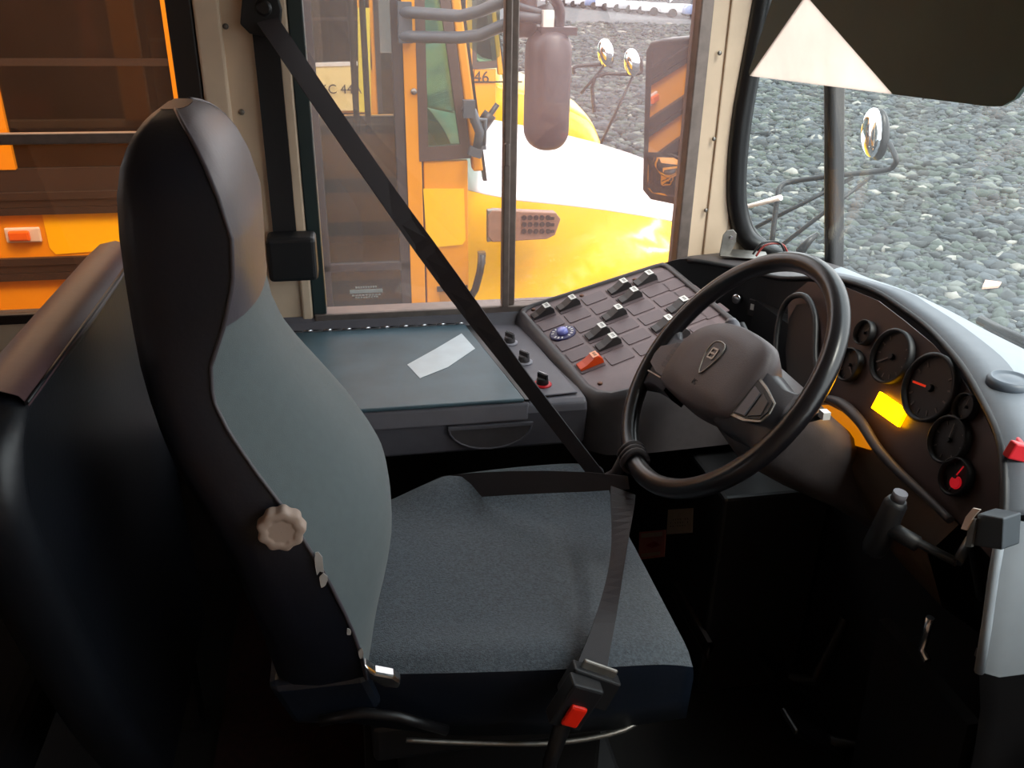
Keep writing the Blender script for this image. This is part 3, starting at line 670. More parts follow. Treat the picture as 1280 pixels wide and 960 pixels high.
#        z     back   seam   front   half width
BK = [(.47, -.150, -.020, -.012, .200), (.55, -.158, -.026, .008, .220), (.60, -.163, -.034, .024, .230), (.64, -.170, -.044, .032, .234), (.68, -.178, -.056, .032, .236), (.72, -.186, -.070, .028, .236), (.76, -.20, -.088, .010, .232),
      (.80, -.215, -.106, -.012, .226), (.85, -.236, -.136, -.045, .215), (.90, -.250, -.163, -.080, .202), (.94, -.258, -.178, -.104, .192), (.98, -.264, -.176, -.118, .184), (1.03, -.268, -.155, -.127, .177),
      (1.08, -.269, -.140, -.126, .174), (1.13, -.268, -.136, -.126, .171), (1.175, -.264, -.146, -.134, .163), (1.205, -.257, -.157, -.144, .150), (1.23, -.246, -.170, -.158, .128), (1.247, -.232, -.185, -.176, .095), (1.256, -.218, -.198, -.192, .05)]
def bk(z): return ramp(BK, z)
def ywarp(z): return SY + .0
ZS = [.47+.015*i for i in range(50)] + [1.215, 1.225, 1.235, 1.243, 1.250, 1.254, 1.256]
ZS = sorted(set(round(z, 4) for z in ZS if z <= 1.2564))
def shell_row(z):
    xb, xs, xf, hw = bk(z); r = []
    th = xs-xb
    pr = [(xs, 1.0), (xs-.02*min(1, th/.1), 1.012), (xs-th*.5, 1.02), (xb+th*.22, 1.0), (xb+th*.07, .93), (xb+.004, .8), (xb, .5), (xb, 0)]
    for x, k in pr: r.append(V((x, SY-hw*k, z)))
    for x, k in pr[-2::-1]: r.append(V((x, SY+hw*k, z)))
    return r
def front_row(z, off=0):
    xb, xs, xf, hw = bk(z); r = []
    for i in range(17):
        t = -1+2*i/16; k = 1-abs(t)**2.6
        r.append(V((xs+(xf-xs)*k+off*k**.3, SY+t*hw*(1.0), z)))
    return r
b = B(); b.grid([shell_row(z) for z in ZS], VINYL); 
tb = shell_row(1.2564)+front_row(1.2564, .004)[::-1][1:-1]; b.add(tb, [list(range(len(tb)))], VINYL, True); b.obj('back_shell', seat)
b = B(); b.grid([front_row(z) for z in ZS if z <= 1.031], CLOTH); b.obj('back_cushion', seat)
b = B(); b.grid([front_row(z, .004) for z in ZS if z >= 1.014], VINYLG); b.obj('headrest_panel', seat)
# piping along both seams
for s in (-1, 1):
    b = B(); b.tube([V((bk(z)[1], SY+s*bk(z)[3]*1.003, z)) for z in ZS], .0028, VINYLG, 6); b.obj('piping', seat)
# scuffed, torn vinyl at the near edge
for u, v, s in ((398, 700, .012), (404, 722, .010), (436, 790, .005), (452, 822, .007)):
    p = at(u, v, Y=.935)
    pts = [V((p.x+s*.7*(.5+.6*random.random())*math.cos(a), 0, p.z+s*1.7*(.5+.7*random.random())*math.sin(a))) for a in [2*PI*i/9 for i in range(9)]]
    b = B(); b.prism([V((q.x, SY-bk(q.z)[3]*1.0-.0056, q.z)) for q in pts], (0, .0014, 0), FOAM)
    lab(b.obj('torn_patch', seat), 'pale foam showing through torn vinyl')
# lumbar knob
kc = V(at(352, 660, Y=.927)); b = B(); pr = []
for i in range(80):
    a = 2*PI*i/80; r = .0285+.0016*math.cos(9*a); pr.append((r*math.cos(a), r*math.sin(a)))
def kr(s, h): return [kc+V((x*s, -h, y*s)) for x, y in pr]
b.grid([kr(.9, -.012), kr(1, -.006), kr(1, .006), kr(.97, .0085), kr(.90, .0098), kr(.62, .0102), kr(.58, .0092), kr(.5, .0091), kr(.01, .0091)], BEIGE, closed_u=True); b.obj('lumbar_knob', seat); lab(bpy.data.objects['lumbar_knob'], 'beige scalloped knob')
# seat cushion: grey cloth top over dark blue vinyl sides
def ctop(s, t):
    # s back->front, t near->far
    x = -.06+.518*s; y = .936-.014*s+.528*t+.014*s*t
    y += .05*(1-s)**2*(1 if t < .5 else -1)*abs(2*t-1) + (-.010*math.sin(PI*s) if t < .3 else 0)
    z = .497 + .010*math.sin(PI*s*.9) - .010*max(0, (s-.86)/.14)**2
    z += .036*math.exp(-((t-.93)/.10)**2)*min(1, max(0, (s-.18)/.2))          # raised far bolster
    z += .010*math.exp(-((t-.06)/.10)**2)*math.sin(PI*s)
    e = max(0, (abs(2*t-1)-.86)/.14); z -= .013*e*e
    return V((x, y, z))
NS, NT = 26, 26
rows = [[ctop(i/NS, j/NT) for j in range(NT+1)] for i in range(NS+1)]
b = B(); b.grid(rows, mat('cushion_cloth', '#5e666e', .92, noise=.42, nscale=240, bump=.9, bscale=520, sheen=.2)); b.obj('seat_cushion', seat)
edge = [rows[0][j] for j in range(NT+1)] + [rows[i][NT] for i in range(1, NS+1)] + [rows[NS][j] for j in range(NT-1, -1, -1)] + [rows[i][0] for i in range(NS-1, 0, -1)]
cc = V((.2, SY, 0))
def skirt(o, z):
    out_ = []
    for q in edge:
        d = V((q.x-cc.x, q.y-cc.y, 0)).normalized(); zz = z(q) if callable(z) else z
        out_.append(V((q.x+d.x*o, q.y+d.y*o, zz)))
    return out_
b = B(); b.grid([edge, skirt(.002, lambda q: q.z-.010), skirt(.003, .455), skirt(.002, .42), skirt(.0, lambda q: .375+.05*max(0, (.1-q.x)*2)), skirt(-.03, .37), skirt(-.1, .372)], VINYLB, closed_u=True); b.obj('cushion_side', seat)
# metal edge along the pan, pedestal, slides and latch
pan = [V((.03, .935, .392)), V((.12, .93, .375)), V((.25, .92, .362)), V((.36, .92, .370)), V((.415, .945, .388))]
b = B(); b.tube(catmull(pan, 5), .004, STEEL, 8); lab(b.obj('pan_edge', seat), 'metal edge of the seat pan')
b = B(); b.box2((-.02, .98, .30), (.40, 1.38, .375), BLACKP); b.box2((.02, 1.02, .10), (.36, 1.33, .30), RUBBER); b.box2((-.04, .97, .012), (.42, 1.38, .10), BLACKP); b.obj('pedestal', seat, bevel=.01)
b = B(); b.prism([at(u, v, Y=.93) for u, v in ((455, 832), (470, 842), (492, 846), (502, 853), (498, 862), (480, 860), (462, 850))], (0, .02, 0), CHROME); b.obj('recline_latch', seat, bevel=.004)
b = B(); b.tube([V((-.09, .945, .44)), V((-.03, .94, .45)), V((.02, .935, .44)), V((.09, .935, .40))], .008, RUBBER, 10); b.obj('recliner_arm', seat)
b = B(); b.prism([V((-.16, .96, .50)), V((-.02, .96, .50)), V((.0, .955, .44)), V((-.05, .96, .405)), V((-.13, .965, .415))], (0, .42, 0), VINYLB); b.obj('back_hem', seat, bevel=.012)
# blue tag by the seam where cushion and back meet
b = B(); b.prism([at(u, v, Y=1.0) for u, v in ((441, 686), (447, 708), (446, 735), (436, 712))], (0, .004, 0), mat('blue_tag', '#2b4a9a', .6)); lab(b.obj('tag', seat), 'small blue tag')

# ------------------------------------------------------------------ padded barrier behind the seat
bar = thing('padded_barrier', 'dark padded vinyl barrier panel behind the driver seat', 'barrier', (-.4, 1.4, 0))
endp = [(.22, 1.045), (.32, 1.012), (.45, .955), (.56, .915), (.68, .880), (.79, .850), (.88, .832), (.93, .842), (.965, .866), (.985, .905)]
def barx(z): return -.36 + (.0 if z > .9 else .02*(.9-z))
oc_ = catmull([(y, z, 0) for z, y in endp], 4)
rows = []
for dx, ins in ((.0, .035), (.006, .012), (-.010, -.004), (-.035, -.010), (-.06, -.004), (-.07, .02), (-.07, .06)):
    r = []
    for q in oc_: r.append(V((barx(q.y)+dx-.0, q.x+ins, q.y-ins*.4*(1 if q.y > .9 else 0))))
    zt = .985 - ins*.55
    for yy in (.95, 1.05, 1.2, 1.35, 1.48): r.append(V((barx(1)+dx, yy, zt+.004*math.sin(yy*9))))
    rows.append(r)
front_poly = [q+V((0, 0, 0)) for q in rows[0]] + [V((-.345, 1.485, .22))]
b = B(); b.grid(rows, BARV); b.add(front_poly, [list(range(len(front_poly)))], BARV); bk_poly = [q for q in rows[-1]]+[V((-.43, 1.485, .22))]; b.add(bk_poly, [list(range(len(bk_poly)))], BARV); b.obj('padding', bar)
# top cover in a lighter, redder tone that paints window light on it
b = B(); tr = []
for i in range(15):
    yy = .905+(1.48-.905)*i/14
    tr.append([V((-.352, yy, .980)), V((-.360, yy, .993)), V((-.385, yy, 1.003)), V((-.410, yy, .998)), V((-.434, yy, .978))])
b.grid(tr, BARV2); lab(b.obj('top_cover', bar), 'reddish top cover coloured as window lit')
b = B(); b.tube([V((-.354, .905+.1*i, .984)) for i in range(6)], .0025, BARV, 6); b.obj('seam', bar)
for y in (1.1, 1.4): B().box2((-.42, y, 0), (-.37, y+.05, .3), BLACKP).obj('post', bar)

# guessed bench, added to cover the lit floor behind the barrier
pb = thing('added_bench', 'black bench added to darken the corner behind the padded barrier', 'bench', (-.75, 1.3, 0))
b = B(); b.box2((-1.0, .80, .33), (-.50, 1.92, .45), mat('added_bench_vinyl', '#0b0b0f', .95, spec=.08)); b.obj('added_bench_seat', pb, bevel=.04, seg=4)
b = B(); b.prism([(-1.0, .80, .40), (-.93, .80, .40), (-1.03, .80, .95), (-1.10, .80, .95)], (0, 1.12, 0), mat('added_bench_vinyl', '#0b0b0f', .95, spec=.08)); b.obj('added_bench_backrest', pb, bevel=.03, seg=4)
for y in (.86, 1.8): B().box2((-.80, y, 0), (-.76, y+.04, .34), mat('added_bench_vinyl', '#0b0b0f', .95, spec=.08)).obj('added_bench_leg', pb)
# ------------------------------------------------------------------ seat belt
belt = thing('seat_belt', 'black three point seat belt tied to the steering wheel rim', 'seat belt', at(330, 20, Y=1.9))
dr = at(331, 22, Y=1.905); tie = W(R*math.cos(math.radians(264-11-1)), R*math.sin(math.radians(264-11-1)))
tie = at(803, 604, X=.452)
b = B(); b.prism([at(u, v, Y=1.915) for u, v in ((303, -10), (345, -12), (352, 12), (350, 40), (335, 48), (312, 42), (300, 30))], (0, .028, 0), BLACKP); b.lathe([(.016, 0), (.016, .006), (.010, .009)], at(330, 10, Y=1.914), (0, -1, 0), RUBBER, 16); b.obj('upper_anchor', belt, bevel=.005)
a0 = at(340, 30, Y=1.93); a1 = at(364, 300, Y=1.93)
b = B(); b.ribbon([V((-.150, 1.934, 1.40)), V((-.149, 1.934, 1.2)), V((-.149, 1.934, .88))], [(1, 0, 0)]*3, .050, .003, BELT); b.obj('column_webbing', belt)
b = B(); c = at(366, 320, Y=1.90); b.box(c, (.105, .07, .098), BLACKP); b.obj('retractor', belt, bevel=.010, seg=3)
s0, s1 = at(334, 25, Y=1.905), at(757, 608, X=.412)
n = 14; pts = []; wd = []; ws = []
side = (s1-s0).normalized()
for i in range(n+1):
    t = i/n; p = s0.lerp(s1, t) + V((-.004, 0, -.014))*math.sin(PI*t); pts.append(p)
    vw = (p-EYE).normalized(); flat = side.cross(V((.25, -.75, .6)).normalized())
    a = 0 if t < .4 else min(1, (t-.4)/.35)*1.3
    wd.append(Matrix.Rotation(a, 3, side) @ flat); ws.append(.045-.010*t)
b = B(); b.ribbon(pts, wd, ws, .0022, BELTB); b.obj('shoulder_webbing', belt)
# lap webbing from far hip to the knot
h0 = V((.095, 1.452, .470)); h1 = tie+V((-.02, .012, -.004))
pts = [h0, V((.14, 1.432, .508))] + [V((.14, 1.432, .508)).lerp(h1, t)+V((0, 0, .006*math.sin(PI*t))) for t in (.2, .4, .6, .8, 1)]
b = B(); b.ribbon(pts, [(0, .35, 1)]*2+[(0, .5, 1)]*4+[(0, .3, 1)], [.04, .045, .046, .044, .04, .034, .022], .0022, BELTB); b.obj('lap_webbing', belt)
# knot round the rim
b = B(); tang = (WX*-math.sin(math.radians(252))+WY*math.cos(math.radians(252))).normalized()
rc = W(R*math.cos(math.radians(251)), R*math.sin(math.radians(251)))
e1_ = tang.orthogonal().normalized(); e2_ = tang.cross(e1_)
for k, o in enumerate((-.012, 0, .011)):
    b.tube([rc+tang*(o+.002*math.sin(i))+(e1_*math.cos(2*PI*i/18)+e2_*math.sin(2*PI*i/18))*.0205 for i in range(18)], .006, BELTB, 8, closed=True)
b.tube([s1+V((-.01, 0, .004)), s1.lerp(rc, .4)+V((0, 0, .004)), rc+V((-.018, 0, 0))], [.010, .011, .009], BELTB, 10)
b.sphere(s1.lerp(rc, .25), (.018, .018, .014), BELTB); b.obj('knot', belt)
# webbing from the knot down to the buckle
bk0 = at(738, 842, Y=.893)
d0 = tie+V((-.035, -.005, -.008)); pts = []; wd = []; ws = []
nd = (bk0-d0).normalized(); fl = nd.cross(V((.1, -.75, .65)).normalized())
for i in range(25):
    t = i/24; pts.append(d0.lerp(bk0, t)+V((.012, .0, .004))*math.sin(PI*t)); a = 1.0*math.sin(PI*min(1, t*1.25)); wd.append(Matrix.Rotation(a*.75, 3, nd) @ fl); ws.append(.046-.022*math.sin(PI*t))
b = B(); b.ribbon(pts, wd, ws, .0022, BELTB); b.obj('buckle_webbing', belt)
Mb = frame(bk0+V((-.004, -.01, -.012)), V((-.45, -.05, -.9)), V((.9, -.1, -.45)))
b = B(); b.box(Mb @ V((0, 0, 0)), (.05, .075, .024), BLACKP, Mb.to_3x3()); b.box(Mb @ V((-.028, 0, 0)), (.02, .055, .006), STEEL, Mb.to_3x3()); b.obj('latch_plate', belt, bevel=.004)
rbp = at(713, 881, Y=.868)
Mb = frame(rbp, V((-.45, 0, -.9)), V((.9, -.0, -.45)))
b = B(); b.box(Mb @ V((-.01, 0, .004)), (.075, .05, .028), BLACKP, Mb.to_3x3()); b.tube([Mb @ V((.02, 0, .006)), Mb @ V((.09, .01, .02)), Mb @ V((.13, .03, .03))], [.014, .011, .010], RUBBER, 8); bkl = b.obj('buckle', belt, bevel=.006)
b = B(); b.box(Mb @ V((0, 0, .021)), (.036, .026, .008), REDB, Mb.to_3x3()); lab(b.obj('release_button', bkl, bevel=.004), 'red release button')

# ------------------------------------------------------------------ footwell
lb = [((835, 637), (866, 635), (865, 666), (833, 668)), ((799, 665), (832, 662), (830, 696), (798, 700))]
hb = thing('heater_box', 'black under dash heater box carrying two stickers and a slatted grille', 'heater', (.78, 1.55, 0))
XH = .672
b = B(); b.box2((XH+.002, 1.32, 0), (.90, 1.92, .50), BLACKP); b.obj('casing', hb, bevel=.008)
q = [at(u, v, X=XH) for u, v in lb[0]]
b = B(); b.prism(q, V((.0015, 0, 0)), PAPER); s_ = lab(b.obj('printed_label', hb), 'cream printed label')
b = B()
for k in range(3):
    t0 = .42+.13*k; l, r = q[0].lerp(q[3], t0), q[1].lerp(q[2], t0); n_ = 8
    for m_ in range(n_):
        if (m_*7+k*3) % 5 == 0: continue
        b.box(l.lerp(r, .12+.76*(m_+.5)/n_)-V((.0006, 0, 0)), (.0006, .0022, .0022), INK)
b.obj('print_lines', s_)
q = [at(u, v, X=XH) for u, v in lb[1]]
b = B(); b.prism(q, V((.0015, 0, 0)), PINKL); s_ = lab(b.obj('warning_label', hb), 'pink and white warning label')
def qq(a, c): return q[0].lerp(q[1], a).lerp(q[3].lerp(q[2], a), c)-V((.0006, 0, 0))
b = B(); b.prism([qq(.1, .06), qq(.9, .06), qq(.9, .22), qq(.1, .22)], V((-.0004, 0, 0)), PAPER); b.prism([qq(.12, .78), qq(.86, .78), qq(.86, .92), qq(.12, .92)], V((-.0004, 0, 0)), PAPER)
b.prism([qq(.3, .5), qq(.62, .38), qq(.86, .55), qq(.55, .62)], V((-.0006, 0, 0)), REDP); b.obj('warning_mark', s_)
g0, g1 = at(843, 745, X=XH), at(890, 806, X=XH)
y0, y1, z0, z1 = min(g0.y, g1.y), max(g0.y, g1.y), min(g0.z, g1.z), max(g0.z, g1.z)
b = B()
for a_, c_ in (((y0, z0), (y0+.008, z1)), ((y1-.008, z0), (y1, z1)), ((y0, z0), (y1, z0+.008)), ((y0, z1-.008), (y1, z1))): b.box2((XH-.006, a_[0], a_[1]), (XH+.004, c_[0], c_[1]), DARKP)
for k in range(7): b.box2((XH-.004, y0, z0+.012+(z1-z0-.02)*k/7), (XH+.003, y1, z0+.017+(z1-z0-.02)*k/7), DARKP)
b.box2((XH-.005, (y0+y1)/2-.003, z0), (XH+.003, (y0+y1)/2+.003, z1), DARKP); b.obj('grille', hb)
# pedals
for nm, lb_, y, x in (('brake_pedal', 'black brake pedal on the dark footwell floor', 1.22, .80), ('accelerator_pedal', 'black accelerator pedal right of the brake pedal', 1.05, .80)):
    pt_ = thing(nm, lb_, 'pedal', (x, y, 0))
    b = B(); M = Matrix.Rotation(-.9, 3, 'Y'); b.box((x, y, .13), (.012, .075 if nm[0] == 'b' else .06, .10 if nm[0] == 'b' else .2), RUBBER, M)
    b.obj('pad', pt_, bevel=.004); b = B(); b.tube([V((x+.01, y, .125)), V((x+.08, y, .10)), V((x+.12, y, .26))], .012, BLACKP, 8); b.obj('arm', pt_)

# ------------------------------------------------------------------ outside: ground, gravel
b = B(); b.box2((-60, -60, GZ-.2), (160, 220, GZ), mat('gravel_ground', '#62666a', .95, hex2='#2e3234', nscale=5, bump=.8, bscale=9, bdist=.05)); struct(b.obj('ground'))
rng = np.random.default_rng(5)
ico = bmesh.new(); bmesh.ops.create_icosphere(ico, subdivisions=1, radius=1); IV = np.array([v.co[:] for v in ico.verts]); IF = np.array([[v.index for v in f.verts] for f in ico.faces]); ico.free()
def scatter(n, gen, name, mats_, smin, smax):
    xy = gen(n); n = len(xy); sz = rng.uniform(smin, smax, n)*rng.choice([.7, 1, 1, 1.4], n)
    if xy.shape[1] > 2: sz *= xy[:, 2]
    rv = IV[None]*(1+rng.uniform(-.32, .32, (n, len(IV), 1)))
    rv = rv*sz[:, None, None]*np.stack([rng.uniform(.8, 1.5, n), rng.uniform(.7, 1.1, n), rng.uniform(.35, .7, n)], 1)[:, None]
    a = rng.uniform(0, 2*PI, n); ti = rng.uniform(-.5, .5, n); c, s_ = np.cos(a), np.sin(a)
    y = rv[..., 1]*np.cos(ti)[:, None]-rv[..., 2]*np.sin(ti)[:, None]; z = rv[..., 1]*np.sin(ti)[:, None]+rv[..., 2]*np.cos(ti)[:, None]; x = rv[..., 0]
    P = np.stack([x*c[:, None]-y*s_[:, None]+xy[:, 0:1], x*s_[:, None]+y*c[:, None]+xy[:, 1:2], z+GZ+(sz*.22)[:, None]], -1).reshape(-1, 3)
    Fc = (IF[None]+(np.arange(n)*len(IV))[:, None, None]).reshape(-1, 3)
    me = bpy.data.meshes.new(name); me.vertices.add(len(P)); me.vertices.foreach_set('co', P.ravel()); me.loops.add(Fc.size); me.loops.foreach_set('vertex_index', Fc.ravel())
    me.polygons.add(len(Fc)); me.polygons.foreach_set('loop_start', np.arange(0, Fc.size, 3)); me.polygons.foreach_set('loop_total', np.full(len(Fc), 3))
    for q in mats_: me.materials.append(q)
    me.polygons.foreach_set('material_index', np.repeat(rng.choice(len(mats_), n, p=[.28, .26, .24, .13, .075, .015]), len(IF))); me.update(calc_edges=True)
    o = bpy.data.objects.new(name, me); COL.objects.link(o); return o
SM = [mat('stone_'+k, c, .8, noise=.25, nscale=20) for k, c in (('slate', '#3a3f40'), ('green_grey', '#434c46'), ('blue_grey', '#454c50'), ('dark', '#2e3233'), ('pale', '#686c66'), ('white', '#8d8b83'))]
def wedge(n):
    d = 4.2*(60/4.2)**rng.uniform(0, 1, n); ang = rng.uniform(math.radians(4), math.radians(56), n)   # measured from +Y towards +X
    x, y = d*np.sin(ang), d*np.cos(ang); k = (x > 1.4) & ((y > 2.1) | (x > 1.6)) & (GZ < 0)
    return np.stack([x, y, .75+np.minimum(d, 26)/16+np.maximum(d-26, 0)/40], 1)[k]
g = scatter(74000, wedge, 'gravel', SM, .024, .054); g['kind'] = 'stuff'; tag(g, 'blue grey crushed stone gravel covering the yard', 'gravel')
lt = B(); p = at(1237, 360, Z=GZ+.05); lt.prism([p+V(q) for q in ((-.09, -.02, 0), (.03, -.06, .02), (.10, .0, .03), (.0, .07, .03))], (0, 0, .02), mat('litter_card', '#e7b9a2', .6)); tag(lt.obj('litter'), 'scrap of pale orange litter lying on the gravel', 'litter')

# ------------------------------------------------------------------ neighbouring school buses
def smooth(t): t = max(0, min(1, t)); return t*t*(3-2*t)
def school_bus(label, ox, oy, hoodm, hl, near):
    r = thing('school_bus', label, 'bus', (ox-3, oy+1.2, GZ), 'school buses parked alongside')
    X = lambda x: x+ox
    Y = lambda y: y+oy
    b = B()
    # near side: lower skin, window pillars, header; far side; roof; back; floor
    b.box2((X(-9), Y(0), -.5), (X(-.56), Y(.04), .62), YEL); b.box2((X(-.56), Y(0), -.5), (X(-.5), Y(.04), 1.5), YEL); b.box2((X(-9), Y(0), 1.45), (X(.47), Y(.04), 1.75), YEL)
    for k in range(13): x = -.62-.68*k; b.box2((X(x), Y(0), .74), (X(x+.09), Y(.04), 1.5), YEL)
    b.box2((X(-9), Y(2.36), -.5), (X(.47), Y(2.4), .60 if near else .70), YEL); b.box2((X(-9), Y(2.36), 1.35), (X(.47), Y(2.4), 1.75), YEL)
    for x in (-8, -7, -6, -5, -4, -3, -2.2, -1.3, -.5): b.box2((X(x), Y(2.36), .70), (X(x+.12), Y(2.4), 1.4), YEL)
    b.box2((X(-9), Y(0), 1.72), (X(.4), Y(2.4), 1.80), YEL); b.box2((X(-9.04), Y(0), -.5), (X(-9), Y(2.4), 1.75), YEL)
    b.obj('body', r)
    b = B(); b.box2((X(-8.9), Y(.08), -.3), (X(.44), Y(2.3), -.22), BUSDARK); b.box2((X(.30), Y(.5), -.3), (X(.46), Y(2.3), .62), BUSDARK); b.box2((X(-.75), Y(.1), -.3), (X(-.7), Y(1.0), .95), BUSDARK); b.box2((X(-8.9), Y(2.30), -.3), (X(.44), Y(2.355), .60 if near else .70), BUSDARK); b.box2((X(-8.9), Y(2.32), 1.33), (X(.44), Y(2.355), 1.72), BUSDARK); [b.box2((X(x-.01), Y(2.33), .6), (X(x+.13), Y(2.355), 1.4), BUSDARK) for x in (-2.2, -1.3, -.5)]; b.obj('interior', r)
    # passenger windows with dark glass
    for k in range(12):
        x0 = -.62-.68*(k+1)+.09; x1 = -.62-.68*k
        b = B(); b.box2((X(x0-.09), Y(.004), .62), (X(x1), Y(.035), .742), BLACKR); wn_ = b.obj('window', r); b = B(); b.box2((X(x0), Y(.01), 1.10), (X(x1), Y(.035), 1.125), BLACKR); b.obj('sash_bar', wn_)
        b = B(); b.box2((X(x0), Y(.02), .74), (X(x1), Y(.025), 1.5), G_NBD); b.obj('pane', wn_)
    # seat backs in rows behind the glass
    if near:
        for k in range(3):
            x = -1.05-.72*k; b = B(); b.prism([(X(x), Y(.15), .2), (X(x+.08), Y(.15), .2), (X(x+.02), Y(.15), .98), (X(x-.05), Y(.15), .98)], (0, .95, 0), BUSSEAT); b.obj('seat_back', r, bevel=.02)
    for z, h in ((.575, .085), (.32, .09), (.10, .10), (-.42, .08)):
        b = B()
        for i in range(3): b.box2((X(-9), Y(-.022+.006*(i == 1)), z+h*i/3), (X(-.56), Y(.0), z+h*(i+.92)/3), BLACKR)
        b.obj('rub_rail', r)
    # amber side lamp
    p = at(30, 293, Y=oy) if near else V((X(-1.2), oy, .5))
    b = B(); b.box(p+V((0, -.008, 0)), (.125, .014, .058), mat('lamp_base', '#d7c9c2', .4)); lp = b.obj('marker_lamp', r, bevel=.006)
    b = B(); b.box(p+V((-.01, -.022, 0)), (.075, .02, .040), AMBL); b.obj('lens', lp, bevel=.008)
    # entrance door: dark frame, two tall leaves of smoked glass
    b = B()
    for x0, x1 in ((-.50, -.46), (-.14, -.10), (.185, .225)): b.box2((X(x0), Y(-.01), -.45), (X(x1), Y(.03), 1.45), BUSDARK)
    for z0, z1 in ((-.45, -.38), (.30, .335), (1.40, 1.45)): b.box2((X(-.5), Y(-.01), z0), (X(.225), Y(.03), z1), BUSDARK)
    d = b.obj('entrance_door', r, bevel=.004)
    for x0, x1 in ((-.46, -.14), (-.10, .185)):
        for z0, z1 in ((-.38, .30), (.335, 1.40)):
            b = B(); b.box2((X(x0), Y(.008), z0), (X(x1), Y(.013), z1), G_NB); b.obj('pane', d)
    if near:
        for x in (.055, .115): b = B(); b.tube([(X(x), Y(1.3), .66), (X(x), Y(1.3), 1.7)], .016, BUSDARK, 8); b.obj('grab_rail', r)
    # yellow post, hinge line, quarter panel with its window, slanting windshield edge
    b = B(); b.box2((X(.225), Y(-.012), -.5), (X(.285), Y(.03), 1.5), YEL); b.box2((X(.292), Y(-.008), -.5), (X(.47), Y(.03), .745), YEL)
    b.prism([(X(.262), Y(-.008), .745), (X(.285), Y(-.008), .745), (X(.285), Y(-.008), 1.5), (X(.262), Y(-.008), 1.5)], (0, .04, 0), YEL)
    b.obj('front_post', r, bevel=.004)
    b = B(); b.lathe([(.012, 0), (.012, .008), (.004, .012)], (X(.262), Y(-.012), 1.01), (0, -1, 0), STEEL, 12); b.obj('post_bolt', r)
    b = B(); o_ = [(.275, .745), (.485, .755), (.385, 1.5), (.275, 1.5)]; i_ = [(.312, .80), (.440, .808), (.352, 1.46), (.312, 1.46)]
    for k in range(4):
        l = (k+1) % 4; b.prism([(X(o_[k][0]), Y(-.014), o_[k][1]), (X(o_[l][0]), Y(-.014), o_[l][1]), (X(i_[l][0]), Y(-.014), i_[l][1]), (X(i_[k][0]), Y(-.014), i_[k][1])], (0, .04, 0), mat('quarter_frame', '#4c3c38', .5))
    qw = b.obj('quarter_window', r)
    b = B(); b.prism([(X(x), Y(.0), z) for x, z in i_], (0, .005, 0), G_NBG); b.obj('pane', qw)
    b = B(); b.prism([(X(.492), Y(-.005), .70), (X(.535), Y(-.005), .70), (X(.425), Y(-.005), 1.5), (X(.39), Y(-.005), 1.5)], (0, .06, 0), YEL); b.obj('windshield_post', r, bevel=.008)
    b = B(); b.prism([(X(.535), Y(.0), .66), (X(.55), Y(.0), .66), (X(.437), Y(.0), 1.5), (X(.423), Y(.0), 1.5)], (0, .03, 0), RUBBER); b.obj('windshield_seal', r)
    b = B(); b.add([V((X(.54), Y(.06), .66)), V((X(.62), Y(.6), .70)), V((X(.62), Y(1.8), .70)), V((X(.54), Y(2.34), .66)), V((X(.42), Y(2.34), 1.5)), V((X(.50), Y(1.8), 1.5)), V((X(.50), Y(.6), 1.5)), V((X(.42), Y(.06), 1.5))], [(0, 1, 6, 7), (1, 2, 5, 6), (2, 3, 4, 5)], G_NBG); b.obj('windshield', r, solid=.006)
    # lower kick glass in the front panel
    b = B(); b.box2((X(.345), Y(-.014), -.15), (X(.455), Y(-.002), .20), G_NB); b.box2((X(.335), Y(-.016), .20), (X(.465), Y(.0), .222), BUSDARK); b.obj('kick_window', r)
    # cowl and hood
    HX = [.47, .56, .7, .9, 1.1, 1.3, 1.5, 1.7, 1.85, 1.98, 2.08, 2.14]
    ZS_ = [.600, .575, .545, .520, .490, .452, .408, .350, .300, .22, .10, -.05]; ZC = [.735, .715, .69, .655, .615, .57, .52, .46, .405, .33, .22, .08]
    HX = [.47+(x-.47)*hl for x in HX]
    rows = []
    for x, zs, zc in zip(HX, ZS_, ZC):
        k = max(0, (x-.47)/(1.67*hl)); ins = .06+.16*k**3
        row = []
        for j in range(21):
            t = -1+2*j/20; yy = 1.2+t*(1.13-ins); zz = zc-(zc-zs)*abs(t)**3.2
            row.append(V((X(x), Y(yy), zz)))
        rows.append(row)
    b = B(); b.grid(rows, hoodm); b.obj('hood', r, solid=.01)
    # side of the hood and the bulging fender
    rows = []
    for i, x in enumerate(np.linspace(.47, .47+1.67*hl, 30)):
        k = (x-.47)/(1.67*hl); ins = .06+.16*k**3; zs = np.interp(x, HX, ZS_); row = []
        for j in range(22):
            z = zs-(zs+.62)*j/21; y0 = 1.2-(1.13-ins)
            dd = math.hypot((x-(.47+.95*hl))/hl, (z+.42)*1.0); bul = .14*smooth((.86-dd)/.14)
            row.append(V((X(x), Y(y0-.012*math.sin(PI*min(1, j/6))-bul), z)))
        rows.append(row)
    b = B(); b.grid(rows, YEL2); b.obj('fender', r)
    b = B(); b.grid([[V((p.x, 2*(oy+1.2)-p.y, p.z)) for p in rw] for rw in rows], YEL2); b.obj('fender', r)
    b = B(); b.box2((X(.47+1.6*hl), Y(.15), -.62), (X(.47+1.75*hl), Y(2.25), -.32), BLACKR); b.obj('bumper', r, bevel=.03)
    for yy in (.28, 2.12):
        b = B(); b.lathe([(.2, -.12), (.46, -.12), (.5, -.06), (.5, .06), (.46, .12), (.2, .12)], (X(.47+.95*hl), Y(yy), GZ+.5), (0, 1, 0), TYRE, 28); b.obj('wheel', r)
